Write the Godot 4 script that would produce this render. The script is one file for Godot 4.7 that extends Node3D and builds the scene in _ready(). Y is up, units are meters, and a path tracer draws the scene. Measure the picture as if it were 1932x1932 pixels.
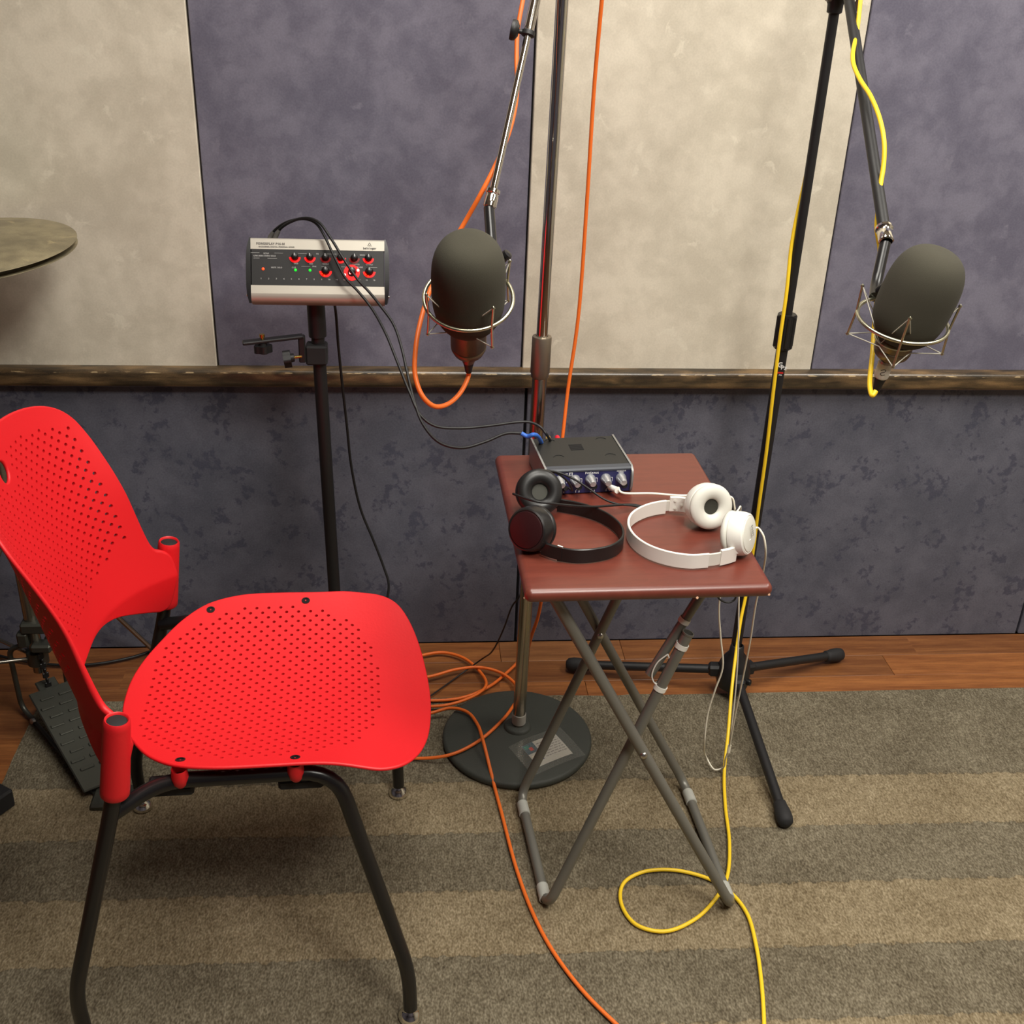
extends Node3D
# A corner of a recording room: panelled wall, striped rug, red chair, folding table, two microphones on stands.
# Metres, y up; the back wall is z = 0, the rug's top is y = 0.

class MB:
	# collects triangles for one mesh
	var v := PackedVector3Array()
	var n := PackedVector3Array()
	var uv := PackedVector2Array()
	var ix := PackedInt32Array()
	var xf := Transform3D.IDENTITY
	func p(a: Vector3, nn: Vector3, t := Vector2.ZERO) -> int:
		v.append(xf * a)
		n.append((xf.basis * nn).normalized())
		uv.append(t)
		return v.size() - 1
	func tri(a: int, b: int, c: int) -> void:
		var g := (v[b] - v[a]).cross(v[c] - v[a])
		if g.length_squared() < 1e-20:
			return
		if g.dot(n[a] + n[b] + n[c]) > 0.0:
			ix.append_array([a, c, b])
		else:
			ix.append_array([a, b, c])
	func quad(a: int, b: int, c: int, d: int) -> void:
		tri(a, b, c)
		tri(a, c, d)
	func face(pts: Array, nn: Vector3, uvs := []) -> void:
		var first := v.size()
		for k in pts.size():
			p(pts[k], nn, uvs[k] if uvs.size() else Vector2(pts[k].x, pts[k].y))
		for k in range(1, pts.size() - 1):
			tri(first, first + k, first + k + 1)
	func box(c: Vector3, s: Vector3, b := 0.0, uvscale := 1.0) -> void:
		# a box with chamfered edges
		var h := s * 0.5
		b = minf(b, minf(h.x, minf(h.y, h.z)) * 0.95)
		var ax := [Vector3.RIGHT, Vector3.UP, Vector3.BACK]
		for k in 3:
			var o: Vector3 = ax[k]
			var e: Vector3 = ax[(k + 1) % 3]
			var f: Vector3 = ax[(k + 2) % 3]
			var he := h[(k + 1) % 3] - b
			var hf := h[(k + 2) % 3] - b
			for sg in [-1.0, 1.0]:
				var q: Vector3 = c + o * h[k] * sg
				var pts := [q - e * he - f * hf, q + e * he - f * hf, q + e * he + f * hf, q - e * he + f * hf]
				var us := []
				for w in pts:
					us.append(Vector2(w.x, -w.y) * uvscale if k == 2 else (Vector2(w.x, w.z) * uvscale if k == 1 else Vector2(w.z, -w.y) * uvscale))
				face(pts, o * sg, us)
			if b > 0.0:
				for s1 in [-1.0, 1.0]:
					for s2 in [-1.0, 1.0]:
						var a1: Vector3 = e * (h[(k + 1) % 3] * s1) + f * ((h[(k + 2) % 3] - b) * s2)
						var a2: Vector3 = e * ((h[(k + 1) % 3] - b) * s1) + f * (h[(k + 2) % 3] * s2)
						var l: Vector3 = o * (h[k] - b)
						var pp := [c + a1 - l, c + a1 + l, c + a2 + l, c + a2 - l]
						var uu := []
						for w in pp:
							uu.append(Vector2(w.x + w.z, w.z - w.y) * uvscale)
						face(pp, (e * s1 + f * s2).normalized(), uu)
		if b > 0.0:
			for sx in [-1.0, 1.0]:
				for sy in [-1.0, 1.0]:
					for sz in [-1.0, 1.0]:
						var m := Vector3(sx, sy, sz)
						face([c + (h - Vector3(0, b, b)) * m, c + (h - Vector3(b, 0, b)) * m, c + (h - Vector3(b, b, 0)) * m], m.normalized())
	func tube(path: Array, r, sides := 10, caps := true, closed := false) -> void:
		# r: a number, or an array with a radius for each point
		var m := path.size()
		var tan_ := []
		for k in m:
			var a: Vector3 = path[(k - 1 + m) % m] if closed else path[maxi(k - 1, 0)]
			var b: Vector3 = path[(k + 1) % m] if closed else path[mini(k + 1, m - 1)]
			tan_.append((b - a).normalized())
		var up: Vector3 = Vector3.UP if absf(tan_[0].y) < 0.9 else Vector3.RIGHT
		var e: Vector3 = tan_[0].cross(up).normalized()
		var first := v.size()
		var run := 0.0
		for k in m + (1 if closed else 0):
			var kk: int = k % m
			var t: Vector3 = tan_[kk]
			e = (e - t * e.dot(t)).normalized()
			var f := t.cross(e)
			if k > 0:
				run += (path[kk] - path[(k - 1) % m]).length()
			var rr: float = r[kk] if r is Array else r
			for s in sides + 1:
				var a := TAU * s / sides
				var d := e * cos(a) + f * sin(a)
				p(path[kk] + d * rr, d, Vector2(float(s) / sides, run))
		var rings := m + (1 if closed else 0)
		for k in rings - 1:
			for s in sides:
				var i := first + k * (sides + 1) + s
				quad(i, i + 1, i + sides + 2, i + sides + 1)
		if caps and not closed:
			for end in [0, m - 1]:
				var t: Vector3 = tan_[end] * (-1.0 if end == 0 else 1.0)
				var i0: int = first + end * (sides + 1)
				var cc := v.size()
				v.append(xf * path[end])
				n.append((xf.basis * t).normalized())
				uv.append(Vector2.ZERO)
				for s in sides + 1:
					v.append(v[i0 + s])
					n.append((xf.basis * t).normalized())
					uv.append(Vector2.ZERO)
				for s in sides:
					tri(cc, cc + 1 + s, cc + 2 + s)
	func ring(c: Vector3, axis: Vector3, rad: float, r: float, seg := 36, sides := 10) -> void:
		var e := axis.cross(Vector3.UP if absf(axis.y) < 0.9 else Vector3.RIGHT).normalized()
		var f := axis.normalized().cross(e)
		var path := []
		for k in seg:
			var a := TAU * k / seg
			path.append(c + (e * cos(a) + f * sin(a)) * rad)
		tube(path, r, sides, false, true)
	func lathe(prof: Array, seg := 28, crease := 0.75, a0 := 0.0, a1 := TAU) -> void:
		# prof: Vector2(radius, height) round the local y axis
		var m := prof.size()
		var sn := []
		for k in m - 1:
			var d: Vector2 = (prof[k + 1] - prof[k]).normalized()
			sn.append(Vector2(d.y, -d.x))
		for k in m - 1:
			var na: Vector2 = sn[k]
			var nb: Vector2 = sn[k]
			if k > 0 and sn[k - 1].dot(sn[k]) > crease:
				na = (sn[k - 1] + sn[k]).normalized()
			if k < m - 2 and sn[k + 1].dot(sn[k]) > crease:
				nb = (sn[k + 1] + sn[k]).normalized()
			var first := v.size()
			for s in seg + 1:
				var a := a0 + (a1 - a0) * s / seg
				var d := Vector3(cos(a), 0, sin(a))
				p(d * prof[k].x + Vector3.UP * prof[k].y, d * na.x + Vector3.UP * na.y, Vector2(float(s) / seg, prof[k].y))
				p(d * prof[k + 1].x + Vector3.UP * prof[k + 1].y, d * nb.x + Vector3.UP * nb.y, Vector2(float(s) / seg, prof[k + 1].y))
			for s in seg:
				var i := first + s * 2
				quad(i, i + 1, i + 3, i + 2)
	func prism(poly: PackedVector2Array, z0: float, z1: float, crease := 0.75, caps := true) -> void:
		# a polygon in local x, y drawn out along z
		if Geometry2D.is_polygon_clockwise(poly):
			poly = poly.duplicate()
			poly.reverse()
		var m := poly.size()
		var sn := []
		for k in m:
			var d := (poly[(k + 1) % m] - poly[k]).normalized()
			sn.append(Vector2(d.y, -d.x))
		var probe: Vector2 = (poly[0] + poly[1]) * 0.5 + sn[0] * 1e-5
		var flip := -1.0 if Geometry2D.is_point_in_polygon(probe, poly) else 1.0
		var run := 0.0
		for k in m:
			var a := poly[k]
			var b := poly[(k + 1) % m]
			var na: Vector2 = sn[k]
			var nb: Vector2 = sn[k]
			if sn[(k - 1 + m) % m].dot(sn[k]) > crease:
				na = (sn[(k - 1 + m) % m] + sn[k]).normalized()
			if sn[(k + 1) % m].dot(sn[k]) > crease:
				nb = (sn[(k + 1) % m] + sn[k]).normalized()
			na *= flip
			nb *= flip
			var l := (b - a).length()
			var i := p(Vector3(a.x, a.y, z0), Vector3(na.x, na.y, 0), Vector2(z0, run))
			p(Vector3(b.x, b.y, z0), Vector3(nb.x, nb.y, 0), Vector2(z0, run + l))
			p(Vector3(b.x, b.y, z1), Vector3(nb.x, nb.y, 0), Vector2(z1, run + l))
			p(Vector3(a.x, a.y, z1), Vector3(na.x, na.y, 0), Vector2(z1, run))
			quad(i, i + 1, i + 2, i + 3)
			run += l
		if caps:
			var t := Geometry2D.triangulate_polygon(poly)
			for z in [z0, z1]:
				var nn := Vector3(0, 0, 1.0 if (z == z1) == (z1 > z0) else -1.0)
				var first := v.size()
				for q in poly:
					p(Vector3(q.x, q.y, z), nn, q)
				for k in range(0, t.size(), 3):
					tri(first + t[k], first + t[k + 1], first + t[k + 2])
	func mesh(off := Vector3.ZERO) -> ArrayMesh:
		var vv := v
		if off != Vector3.ZERO:
			vv = PackedVector3Array()
			vv.resize(v.size())
			for k in v.size():
				vv[k] = v[k] - off
		var arr := []
		arr.resize(Mesh.ARRAY_MAX)
		arr[Mesh.ARRAY_VERTEX] = vv
		arr[Mesh.ARRAY_NORMAL] = n
		arr[Mesh.ARRAY_TEX_UV] = uv
		arr[Mesh.ARRAY_INDEX] = ix
		var am := ArrayMesh.new()
		am.add_surface_from_arrays(Mesh.PRIMITIVE_TRIANGLES, arr)
		return am

var M := {}
var used := {}

func numbered(called: String) -> String:
	if not used.has(called):
		used[called] = 0
		return called
	used[called] += 1
	return "%s_%03d" % [called, used[called]]

func thing(called: String, label: String, category: String, at := Vector3.ZERO, turn := 0.0, group := "") -> Node3D:
	var o := Node3D.new()
	o.name = numbered(called)
	add_child(o)
	o.position = at
	o.rotation.y = turn
	tag(o, label, category, group)
	return o

func tag(o: Node3D, label: String, category: String, group := "") -> void:
	o.set_meta("label", label)
	o.set_meta("category", category)
	if group != "":
		o.set_meta("group", group)

func part(called: String, b: MB, m: Material, parent: Node3D, world := true) -> MeshInstance3D:
	# world: the points are room coordinates; else they are already the parent's own
	var o := MeshInstance3D.new()
	o.name = called
	var off := Vector3.ZERO
	if world:
		var q: Node = parent
		while q is Node3D and q != self:
			off += (q as Node3D).position
			q = q.get_parent()
	o.mesh = b.mesh(off)
	o.material_override = null
	o.mesh.surface_set_material(0, m)
	parent.add_child(o, true)
	return o

func single(called: String, b: MB, m: Material, at: Vector3, label: String, category: String, group := "") -> MeshInstance3D:
	# a thing that is one mesh, its origin at its base
	var o := MeshInstance3D.new()
	o.name = numbered(called)
	o.mesh = b.mesh(at)
	o.mesh.surface_set_material(0, m)
	add_child(o)
	o.position = at
	tag(o, label, category, group)
	return o

func structure(called: String, b: MB, m: Material) -> MeshInstance3D:
	var o := MeshInstance3D.new()
	o.name = called
	o.mesh = b.mesh()
	o.mesh.surface_set_material(0, m)
	add_child(o)
	o.set_meta("kind", "structure")
	return o

func smooth(pts: Array, per := 6) -> Array:
	# a Catmull-Rom line (centripetal) through the points
	var out := []
	for k in pts.size() - 1:
		var p0: Vector3 = pts[maxi(k - 1, 0)]
		var p1: Vector3 = pts[k]
		var p2: Vector3 = pts[k + 1]
		var p3: Vector3 = pts[mini(k + 2, pts.size() - 1)]
		var t01 := sqrt(maxf(p0.distance_to(p1), 1e-4))
		var t12 := sqrt(maxf(p1.distance_to(p2), 1e-4))
		var t23 := sqrt(maxf(p2.distance_to(p3), 1e-4))
		var m1 := (p2 - p1) + ((p1 - p0) / t01 - (p2 - p0) / (t01 + t12)) * t12
		var m2 := (p2 - p1) + ((p3 - p2) / t23 - (p3 - p1) / (t12 + t23)) * t12
		if k == 0:
			m1 = p2 - p1
		if k == pts.size() - 2:
			m2 = p2 - p1
		for s in per:
			var t := float(s) / per
			out.append(p1 * (2 * t * t * t - 3 * t * t + 1) + m1 * (t * t * t - 2 * t * t + t) + p2 * (-2 * t * t * t + 3 * t * t) + m2 * (t * t * t - t * t))
	out.append(pts[-1])
	return out

func rounded(pts: Array, r: float, per := 6) -> Array:
	# a polyline whose inner corners are rounded
	var out := [pts[0]]
	for k in range(1, pts.size() - 1):
		var a: Vector3 = pts[k - 1]
		var b: Vector3 = pts[k]
		var c: Vector3 = pts[k + 1]
		var q := minf(r, minf(a.distance_to(b), b.distance_to(c)) * 0.49)
		var s := b + (a - b).normalized() * q
		var e := b + (c - b).normalized() * q
		for i in per + 1:
			var t := float(i) / per
			out.append(s.lerp(b, t).lerp(b.lerp(e, t), t))
	out.append(pts[-1])
	return out

func along(axis: Vector3, at: Vector3, side := Vector3.ZERO) -> Transform3D:
	# a frame whose y runs along the axis
	var y := axis.normalized()
	var x := side
	if x.length() < 0.01:
		x = Vector3.RIGHT if absf(y.x) < 0.9 else Vector3.BACK
	x = (x - y * x.dot(y)).normalized()
	return Transform3D(Basis(x, y, x.cross(y)), at)

func mat(srgb: Color, rough := 0.6, metal := 0.0, more := {}) -> StandardMaterial3D:
	var m := StandardMaterial3D.new()
	m.albedo_color = srgb
	m.roughness = rough
	m.metallic = metal
	for k in more:
		m.set(k, more[k])
	return m

func noise(seed_: int, freq: float, octaves := 4, kind := FastNoiseLite.TYPE_SIMPLEX_SMOOTH, warp := 0.0) -> FastNoiseLite:
	var f := FastNoiseLite.new()
	f.seed = seed_
	f.noise_type = kind
	f.frequency = freq
	f.fractal_octaves = octaves
	if warp > 0.0:
		f.domain_warp_enabled = true
		f.domain_warp_amplitude = warp
		f.domain_warp_frequency = freq * 1.5
	return f

func layer(w: int, h: int, f: FastNoiseLite, stretch := Vector2.ONE) -> PackedByteArray:
	var sw := int(w * stretch.x)
	var sh := int(h * stretch.y)
	var im := f.get_image(sw, sh, false, false, false)
	if sw != w or sh != h:
		im.resize(w, h, Image.INTERPOLATE_CUBIC)
	im.convert(Image.FORMAT_L8)
	return im.get_data()

func picture(w: int, h: int, rgb: PackedByteArray) -> ImageTexture:
	return ImageTexture.create_from_image(Image.create_from_data(w, h, false, Image.FORMAT_RGB8, rgb))

func paint(w: int, h: int, a: Color, b: Color, spot: Color, seed_: int, spots: float, grain := 10.0, ragged := 0.0) -> ImageTexture:
	# ragged two-tone wall paint: broad clouds of two close tones, dabs of a third, fine grain
	var big := layer(w, h, noise(seed_, 0.006, 5, FastNoiseLite.TYPE_SIMPLEX_SMOOTH, 40.0))
	var mid := layer(w, h, noise(seed_ + 1, 0.022, 4, FastNoiseLite.TYPE_SIMPLEX_SMOOTH, 26.0))
	var dab := layer(w, h, noise(seed_ + 2, 0.0135, 5, FastNoiseLite.TYPE_SIMPLEX_SMOOTH, 45.0))
	var fine := layer(w, h, noise(seed_ + 3, 0.24, 2))
	var frag := layer(w, h, noise(seed_ + 4, 0.05, 4, FastNoiseLite.TYPE_SIMPLEX_SMOOTH, 18.0))
	var out := PackedByteArray()
	out.resize(w * h * 3)
	for k in w * h:
		var t := clampf(((big[k] - 128) * 1.1 + (mid[k] - 128) * 0.75) / 150.0 + 0.5, 0.0, 1.0)
		var s := clampf((dab[k] + (frag[k] - 128) * 0.75 * ragged - (255.0 - spots)) / 22.0, 0.0, 1.0) * 0.75
		var g := (fine[k] - 128) / 128.0 * grain
		out[k * 3] = clampi(int(lerpf(lerpf(a.r, b.r, t), spot.r, s) * 255.0 + g), 0, 255)
		out[k * 3 + 1] = clampi(int(lerpf(lerpf(a.g, b.g, t), spot.g, s) * 255.0 + g), 0, 255)
		out[k * 3 + 2] = clampi(int(lerpf(lerpf(a.b, b.b, t), spot.b, s) * 255.0 + g), 0, 255)
	return picture(w, h, out)

func grain(w: int, h: int, a: Color, b: Color, seed_: int, streak: float, contrast := 1.0) -> ImageTexture:
	# wood: long streaks along u between two tones, with fine pores
	var f1 := layer(w, h, noise(seed_, 0.03, 4, FastNoiseLite.TYPE_SIMPLEX_SMOOTH, 14.0), Vector2(streak, 1.0))
	var f2 := layer(w, h, noise(seed_ + 7, 0.14, 3), Vector2(streak * 1.6, 1.0))
	var f3 := layer(w, h, noise(seed_ + 9, 0.35, 2), Vector2(0.35, 1.0))
	var out := PackedByteArray()
	out.resize(w * h * 3)
	for k in w * h:
		var t := clampf(0.5 + contrast * ((f1[k] - 128) * 0.9 + (f2[k] - 128) * 0.55 + (f3[k] - 128) * 0.18) / 128.0, 0.0, 1.0)
		out[k * 3] = int(lerpf(a.r, b.r, t) * 255.0)
		out[k * 3 + 1] = int(lerpf(a.g, b.g, t) * 255.0)
		out[k * 3 + 2] = int(lerpf(a.b, b.b, t) * 255.0)
	return picture(w, h, out)

func bumps(seed_: int, freq: float, strength: float, size := 256, kind := FastNoiseLite.TYPE_SIMPLEX_SMOOTH) -> ImageTexture:
	var f := noise(seed_, freq, 3, kind)
	var im := f.get_seamless_image(size, size)
	im.convert(Image.FORMAT_L8)
	im.bump_map_to_normal_map(strength)
	return ImageTexture.create_from_image(im)

func words(text: String, height: float, at: Transform3D, m: Material, parent: Node3D, called := "lettering", depth := 0.0004) -> MeshInstance3D:
	# flat print: lettering that stands a hair above its surface; at.basis.z faces the reader
	var t := TextMesh.new()
	var f := SystemFont.new()
	f.font_names = PackedStringArray(["Droid Sans"])
	f.font_weight = 700
	t.font = f
	t.text = text
	t.font_size = 32
	t.pixel_size = height / 24.0
	t.depth = depth
	t.curve_step = 2.0
	var o := MeshInstance3D.new()
	o.name = called
	o.mesh = t
	t.material = m
	parent.add_child(o, true)
	o.transform = at
	return o
const ORANGE := [Vector3(0.084, 0.916, 0.673), Vector3(0.084, 0.907, 0.669), Vector3(0.071, 0.891, 0.695), Vector3(0.052, 0.884, 0.720), Vector3(0.033, 0.889, 0.738), Vector3(0.018, 0.904, 0.740), Vector3(0.008, 0.929, 0.726), Vector3(0.009, 0.963, 0.708), Vector3(0.018, 0.996, 0.669), Vector3(0.032, 1.027, 0.632), Vector3(0.053, 1.062, 0.593), Vector3(0.077, 1.099, 0.576), Vector3(0.103, 1.147, 0.577), Vector3(0.129, 1.194, 0.555), Vector3(0.147, 1.231, 0.514), Vector3(0.157, 1.268, 0.468), Vector3(0.159, 1.307, 0.419), Vector3(0.161, 1.341, 0.396), Vector3(0.169, 1.379, 0.371), Vector3(0.183, 1.431, 0.323), Vector3(0.214, 1.517, 0.213), Vector3(0.237, 1.622, 0.360), Vector3(0.260, 1.580, 0.310), Vector3(0.306, 1.470, 0.270), Vector3(0.306, 1.380, 0.250), Vector3(0.306, 1.251, 0.230), Vector3(0.308, 1.059, 0.220), Vector3(0.306, 0.850, 0.220), Vector3(0.294, 0.715, 0.230), Vector3(0.287, 0.638, 0.250), Vector3(0.279, 0.554, 0.270), Vector3(0.270, 0.450, 0.290), Vector3(0.260, 0.356, 0.310), Vector3(0.253, 0.264, 0.300), Vector3(0.245, 0.206, 0.280), Vector3(0.249, 0.020, 0.095), Vector3(0.214, 0.006, 0.130), Vector3(0.166, 0.006, 0.186), Vector3(0.107, 0.006, 0.222), Vector3(0.044, 0.006, 0.229), Vector3(-0.018, 0.006, 0.219), Vector3(-0.061, 0.006, 0.165), Vector3(-0.042, 0.006, 0.090), Vector3(0.027, 0.009, 0.064), Vector3(0.072, 0.009, 0.055), Vector3(0.115, 0.009, 0.075), Vector3(0.149, 0.009, 0.125), Vector3(0.163, 0.010, 0.180), Vector3(0.141, 0.012, 0.218), Vector3(0.083, 0.014, 0.254), Vector3(0.040, 0.010, 0.255), Vector3(-0.034, 0.006, 0.245), Vector3(-0.072, 0.006, 0.193), Vector3(-0.035, 0.012, 0.165), Vector3(0.042, 0.014, 0.153), Vector3(0.099, 0.015, 0.130), Vector3(0.152, 0.016, 0.125), Vector3(0.197, 0.014, 0.144), Vector3(0.224, 0.010, 0.176), Vector3(0.228, 0.022, 0.238), Vector3(0.208, 0.036, 0.300), Vector3(0.182, 0.040, 0.349), Vector3(0.130, 0.034, 0.405), Vector3(0.077, 0.022, 0.427), Vector3(0.014, 0.008, 0.419), Vector3(-0.043, 0.006, 0.403), Vector3(-0.065, 0.006, 0.354), Vector3(-0.023, 0.008, 0.302), Vector3(0.043, 0.018, 0.287), Vector3(0.082, 0.026, 0.283), Vector3(0.114, 0.032, 0.304), Vector3(0.133, 0.040, 0.355), Vector3(0.141, 0.048, 0.419), Vector3(0.153, 0.022, 0.481), Vector3(0.160, 0.008, 0.519), Vector3(0.167, 0.005, 0.575), Vector3(0.183, 0.006, 0.721), Vector3(0.202, 0.005, 0.821), Vector3(0.226, 0.005, 0.900), Vector3(0.265, 0.006, 0.983), Vector3(0.307, 0.006, 1.045), Vector3(0.339, 0.006, 1.086), Vector3(0.398, 0.006, 1.146)]
const YELLOW := [Vector3(0.620, 0.947, 0.823), Vector3(0.615, 0.942, 0.826), Vector3(0.616, 0.949, 0.810), Vector3(0.632, 0.980, 0.762), Vector3(0.644, 1.019, 0.720), Vector3(0.658, 1.059, 0.678), Vector3(0.663, 1.093, 0.650), Vector3(0.657, 1.119, 0.641), Vector3(0.658, 1.137, 0.632), Vector3(0.664, 1.172, 0.609), Vector3(0.669, 1.198, 0.595), Vector3(0.670, 1.226, 0.581), Vector3(0.670, 1.254, 0.550), Vector3(0.666, 1.279, 0.513), Vector3(0.663, 1.296, 0.470), Vector3(0.663, 1.312, 0.434), Vector3(0.669, 1.325, 0.405), Vector3(0.691, 1.351, 0.348), Vector3(0.699, 1.378, 0.323), Vector3(0.705, 1.407, 0.298), Vector3(0.704, 1.446, 0.254), Vector3(0.699, 1.437, 0.219), Vector3(0.701, 1.400, 0.196), Vector3(0.703, 1.330, 0.197), Vector3(0.702, 1.200, 0.197), Vector3(0.697, 1.100, 0.197), Vector3(0.690, 1.030, 0.202), Vector3(0.686, 0.980, 0.210), Vector3(0.685, 0.905, 0.224), Vector3(0.683, 0.817, 0.232), Vector3(0.685, 0.713, 0.234), Vector3(0.690, 0.591, 0.232), Vector3(0.691, 0.465, 0.234), Vector3(0.692, 0.358, 0.238), Vector3(0.687, 0.277, 0.250), Vector3(0.677, 0.225, 0.270), Vector3(0.665, 0.165, 0.306), Vector3(0.650, 0.115, 0.356), Vector3(0.633, 0.060, 0.422), Vector3(0.615, 0.012, 0.485), Vector3(0.595, 0.005, 0.576), Vector3(0.578, 0.006, 0.673), Vector3(0.554, 0.006, 0.753), Vector3(0.521, 0.013, 0.808), Vector3(0.475, 0.006, 0.848), Vector3(0.416, 0.006, 0.872), Vector3(0.372, 0.006, 0.855), Vector3(0.355, 0.006, 0.808), Vector3(0.366, 0.006, 0.764), Vector3(0.403, 0.006, 0.739), Vector3(0.453, 0.006, 0.735), Vector3(0.498, 0.006, 0.748), Vector3(0.531, 0.006, 0.769), Vector3(0.554, 0.006, 0.801), Vector3(0.566, 0.006, 0.843), Vector3(0.563, 0.006, 0.906), Vector3(0.552, 0.006, 0.977), Vector3(0.534, 0.006, 1.057), Vector3(0.516, 0.006, 1.118)]
const MIXER_A := [Vector3(-0.242, 0.966, 0.200), Vector3(-0.241, 0.979, 0.193), Vector3(-0.234, 0.991, 0.193), Vector3(-0.210, 1.010, 0.203), Vector3(-0.177, 1.020, 0.218), Vector3(-0.157, 1.017, 0.235), Vector3(-0.142, 1.002, 0.258), Vector3(-0.124, 0.970, 0.281), Vector3(-0.106, 0.939, 0.294), Vector3(-0.087, 0.920, 0.300), Vector3(-0.064, 0.898, 0.322), Vector3(-0.039, 0.868, 0.368), Vector3(-0.019, 0.832, 0.412), Vector3(-0.000, 0.797, 0.454), Vector3(0.017, 0.769, 0.482), Vector3(0.040, 0.754, 0.492), Vector3(0.084, 0.748, 0.488), Vector3(0.136, 0.750, 0.481), Vector3(0.176, 0.754, 0.477), Vector3(0.198, 0.753, 0.475), Vector3(0.216, 0.744, 0.475), Vector3(0.224, 0.737, 0.485), Vector3(0.243, 0.698, 0.447)]
const MIXER_B := [Vector3(-0.232, 0.968, 0.208), Vector3(-0.231, 0.981, 0.201), Vector3(-0.223, 0.996, 0.201), Vector3(-0.202, 1.013, 0.213), Vector3(-0.174, 1.024, 0.227), Vector3(-0.151, 1.021, 0.245), Vector3(-0.132, 1.002, 0.266), Vector3(-0.109, 0.971, 0.289), Vector3(-0.085, 0.939, 0.303), Vector3(-0.067, 0.920, 0.307), Vector3(-0.048, 0.903, 0.329), Vector3(-0.026, 0.880, 0.357), Vector3(-0.013, 0.852, 0.390), Vector3(-0.004, 0.820, 0.419), Vector3(0.006, 0.790, 0.459), Vector3(0.021, 0.760, 0.498), Vector3(0.048, 0.742, 0.533), Vector3(0.082, 0.738, 0.544), Vector3(0.120, 0.746, 0.538), Vector3(0.154, 0.757, 0.530), Vector3(0.179, 0.758, 0.532)]
const BLUE := [Vector3(0.178, 0.758, 0.532), Vector3(0.188, 0.754, 0.535), Vector3(0.197, 0.759, 0.539), Vector3(0.226, 0.698, 0.449)]
const POWER := [Vector3(-0.134, 0.872, 0.200), Vector3(-0.133, 0.839, 0.170), Vector3(-0.132, 0.772, 0.150), Vector3(-0.128, 0.694, 0.140), Vector3(-0.122, 0.604, 0.135), Vector3(-0.116, 0.511, 0.130), Vector3(-0.100, 0.415, 0.130), Vector3(-0.075, 0.347, 0.140), Vector3(-0.055, 0.290, 0.150), Vector3(-0.045, 0.255, 0.160), Vector3(-0.051, 0.214, 0.170), Vector3(-0.070, 0.159, 0.180), Vector3(-0.100, 0.006, 0.105), Vector3(-0.131, 0.006, 0.201), Vector3(-0.195, 0.006, 0.236)]
const THIN := [Vector3(0.190, 0.655, 0.430), Vector3(0.185, 0.640, 0.405), Vector3(0.210, 0.358, 0.360), Vector3(0.196, 0.303, 0.330), Vector3(0.186, 0.227, 0.290), Vector3(0.171, 0.142, 0.240), Vector3(0.152, 0.030, 0.119), Vector3(0.110, 0.006, 0.135), Vector3(0.050, 0.006, 0.203), Vector3(-0.006, 0.006, 0.260), Vector3(-0.083, 0.006, 0.293)]
const FLOORC := [Vector3(-0.982, 0.006, 0.001), Vector3(-0.903, 0.006, 0.036), Vector3(-0.852, 0.006, 0.056), Vector3(-0.803, 0.006, 0.069), Vector3(-0.733, 0.006, 0.077), Vector3(-0.679, 0.006, 0.071), Vector3(-0.615, 0.006, 0.049), Vector3(-0.564, 0.006, 0.017), Vector3(-0.500, 0.006, -0.022), Vector3(-0.430, 0.006, -0.031)]
const WPLUG := [Vector3(0.331, 0.690, 0.592), Vector3(0.334, 0.688, 0.605), Vector3(0.384, 0.684, 0.601), Vector3(0.446, 0.678, 0.597), Vector3(0.491, 0.676, 0.574), Vector3(0.497, 0.676, 0.600), Vector3(0.515, 0.676, 0.600), Vector3(0.523, 0.655, 0.600)]
const WLOOP := [Vector3(0.523, 0.655, 0.600), Vector3(0.536, 0.442, 0.550), Vector3(0.553, 0.362, 0.530), Vector3(0.569, 0.285, 0.520), Vector3(0.563, 0.234, 0.515), Vector3(0.557, 0.175, 0.510), Vector3(0.560, 0.102, 0.505), Vector3(0.586, 0.020, 0.454), Vector3(0.598, 0.008, 0.475), Vector3(0.612, 0.012, 0.477), Vector3(0.601, 0.072, 0.520), Vector3(0.601, 0.106, 0.530)]
const WA := [Vector3(0.601, 0.106, 0.530), Vector3(0.596, 0.167, 0.540), Vector3(0.589, 0.259, 0.550), Vector3(0.578, 0.359, 0.560), Vector3(0.564, 0.454, 0.570), Vector3(0.527, 0.655, 0.620), Vector3(0.522, 0.675, 0.630), Vector3(0.510, 0.676, 0.650), Vector3(0.478, 0.683, 0.673)]
const WB := [Vector3(0.602, 0.106, 0.530), Vector3(0.592, 0.204, 0.560), Vector3(0.581, 0.319, 0.600), Vector3(0.569, 0.424, 0.640), Vector3(0.554, 0.523, 0.680), Vector3(0.543, 0.611, 0.720), Vector3(0.528, 0.669, 0.755), Vector3(0.522, 0.690, 0.753), Vector3(0.514, 0.700, 0.748), Vector3(0.494, 0.705, 0.776)]
const BA := [Vector3(0.247, 0.688, 0.592), Vector3(0.244, 0.685, 0.612), Vector3(0.243, 0.679, 0.630)]
const BPLUGC := [Vector3(0.251, 0.690, 0.592), Vector3(0.255, 0.692, 0.605), Vector3(0.241, 0.720, 0.624), Vector3(0.221, 0.735, 0.627), Vector3(0.198, 0.740, 0.633), Vector3(0.184, 0.735, 0.632), Vector3(0.170, 0.730, 0.644)]
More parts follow.
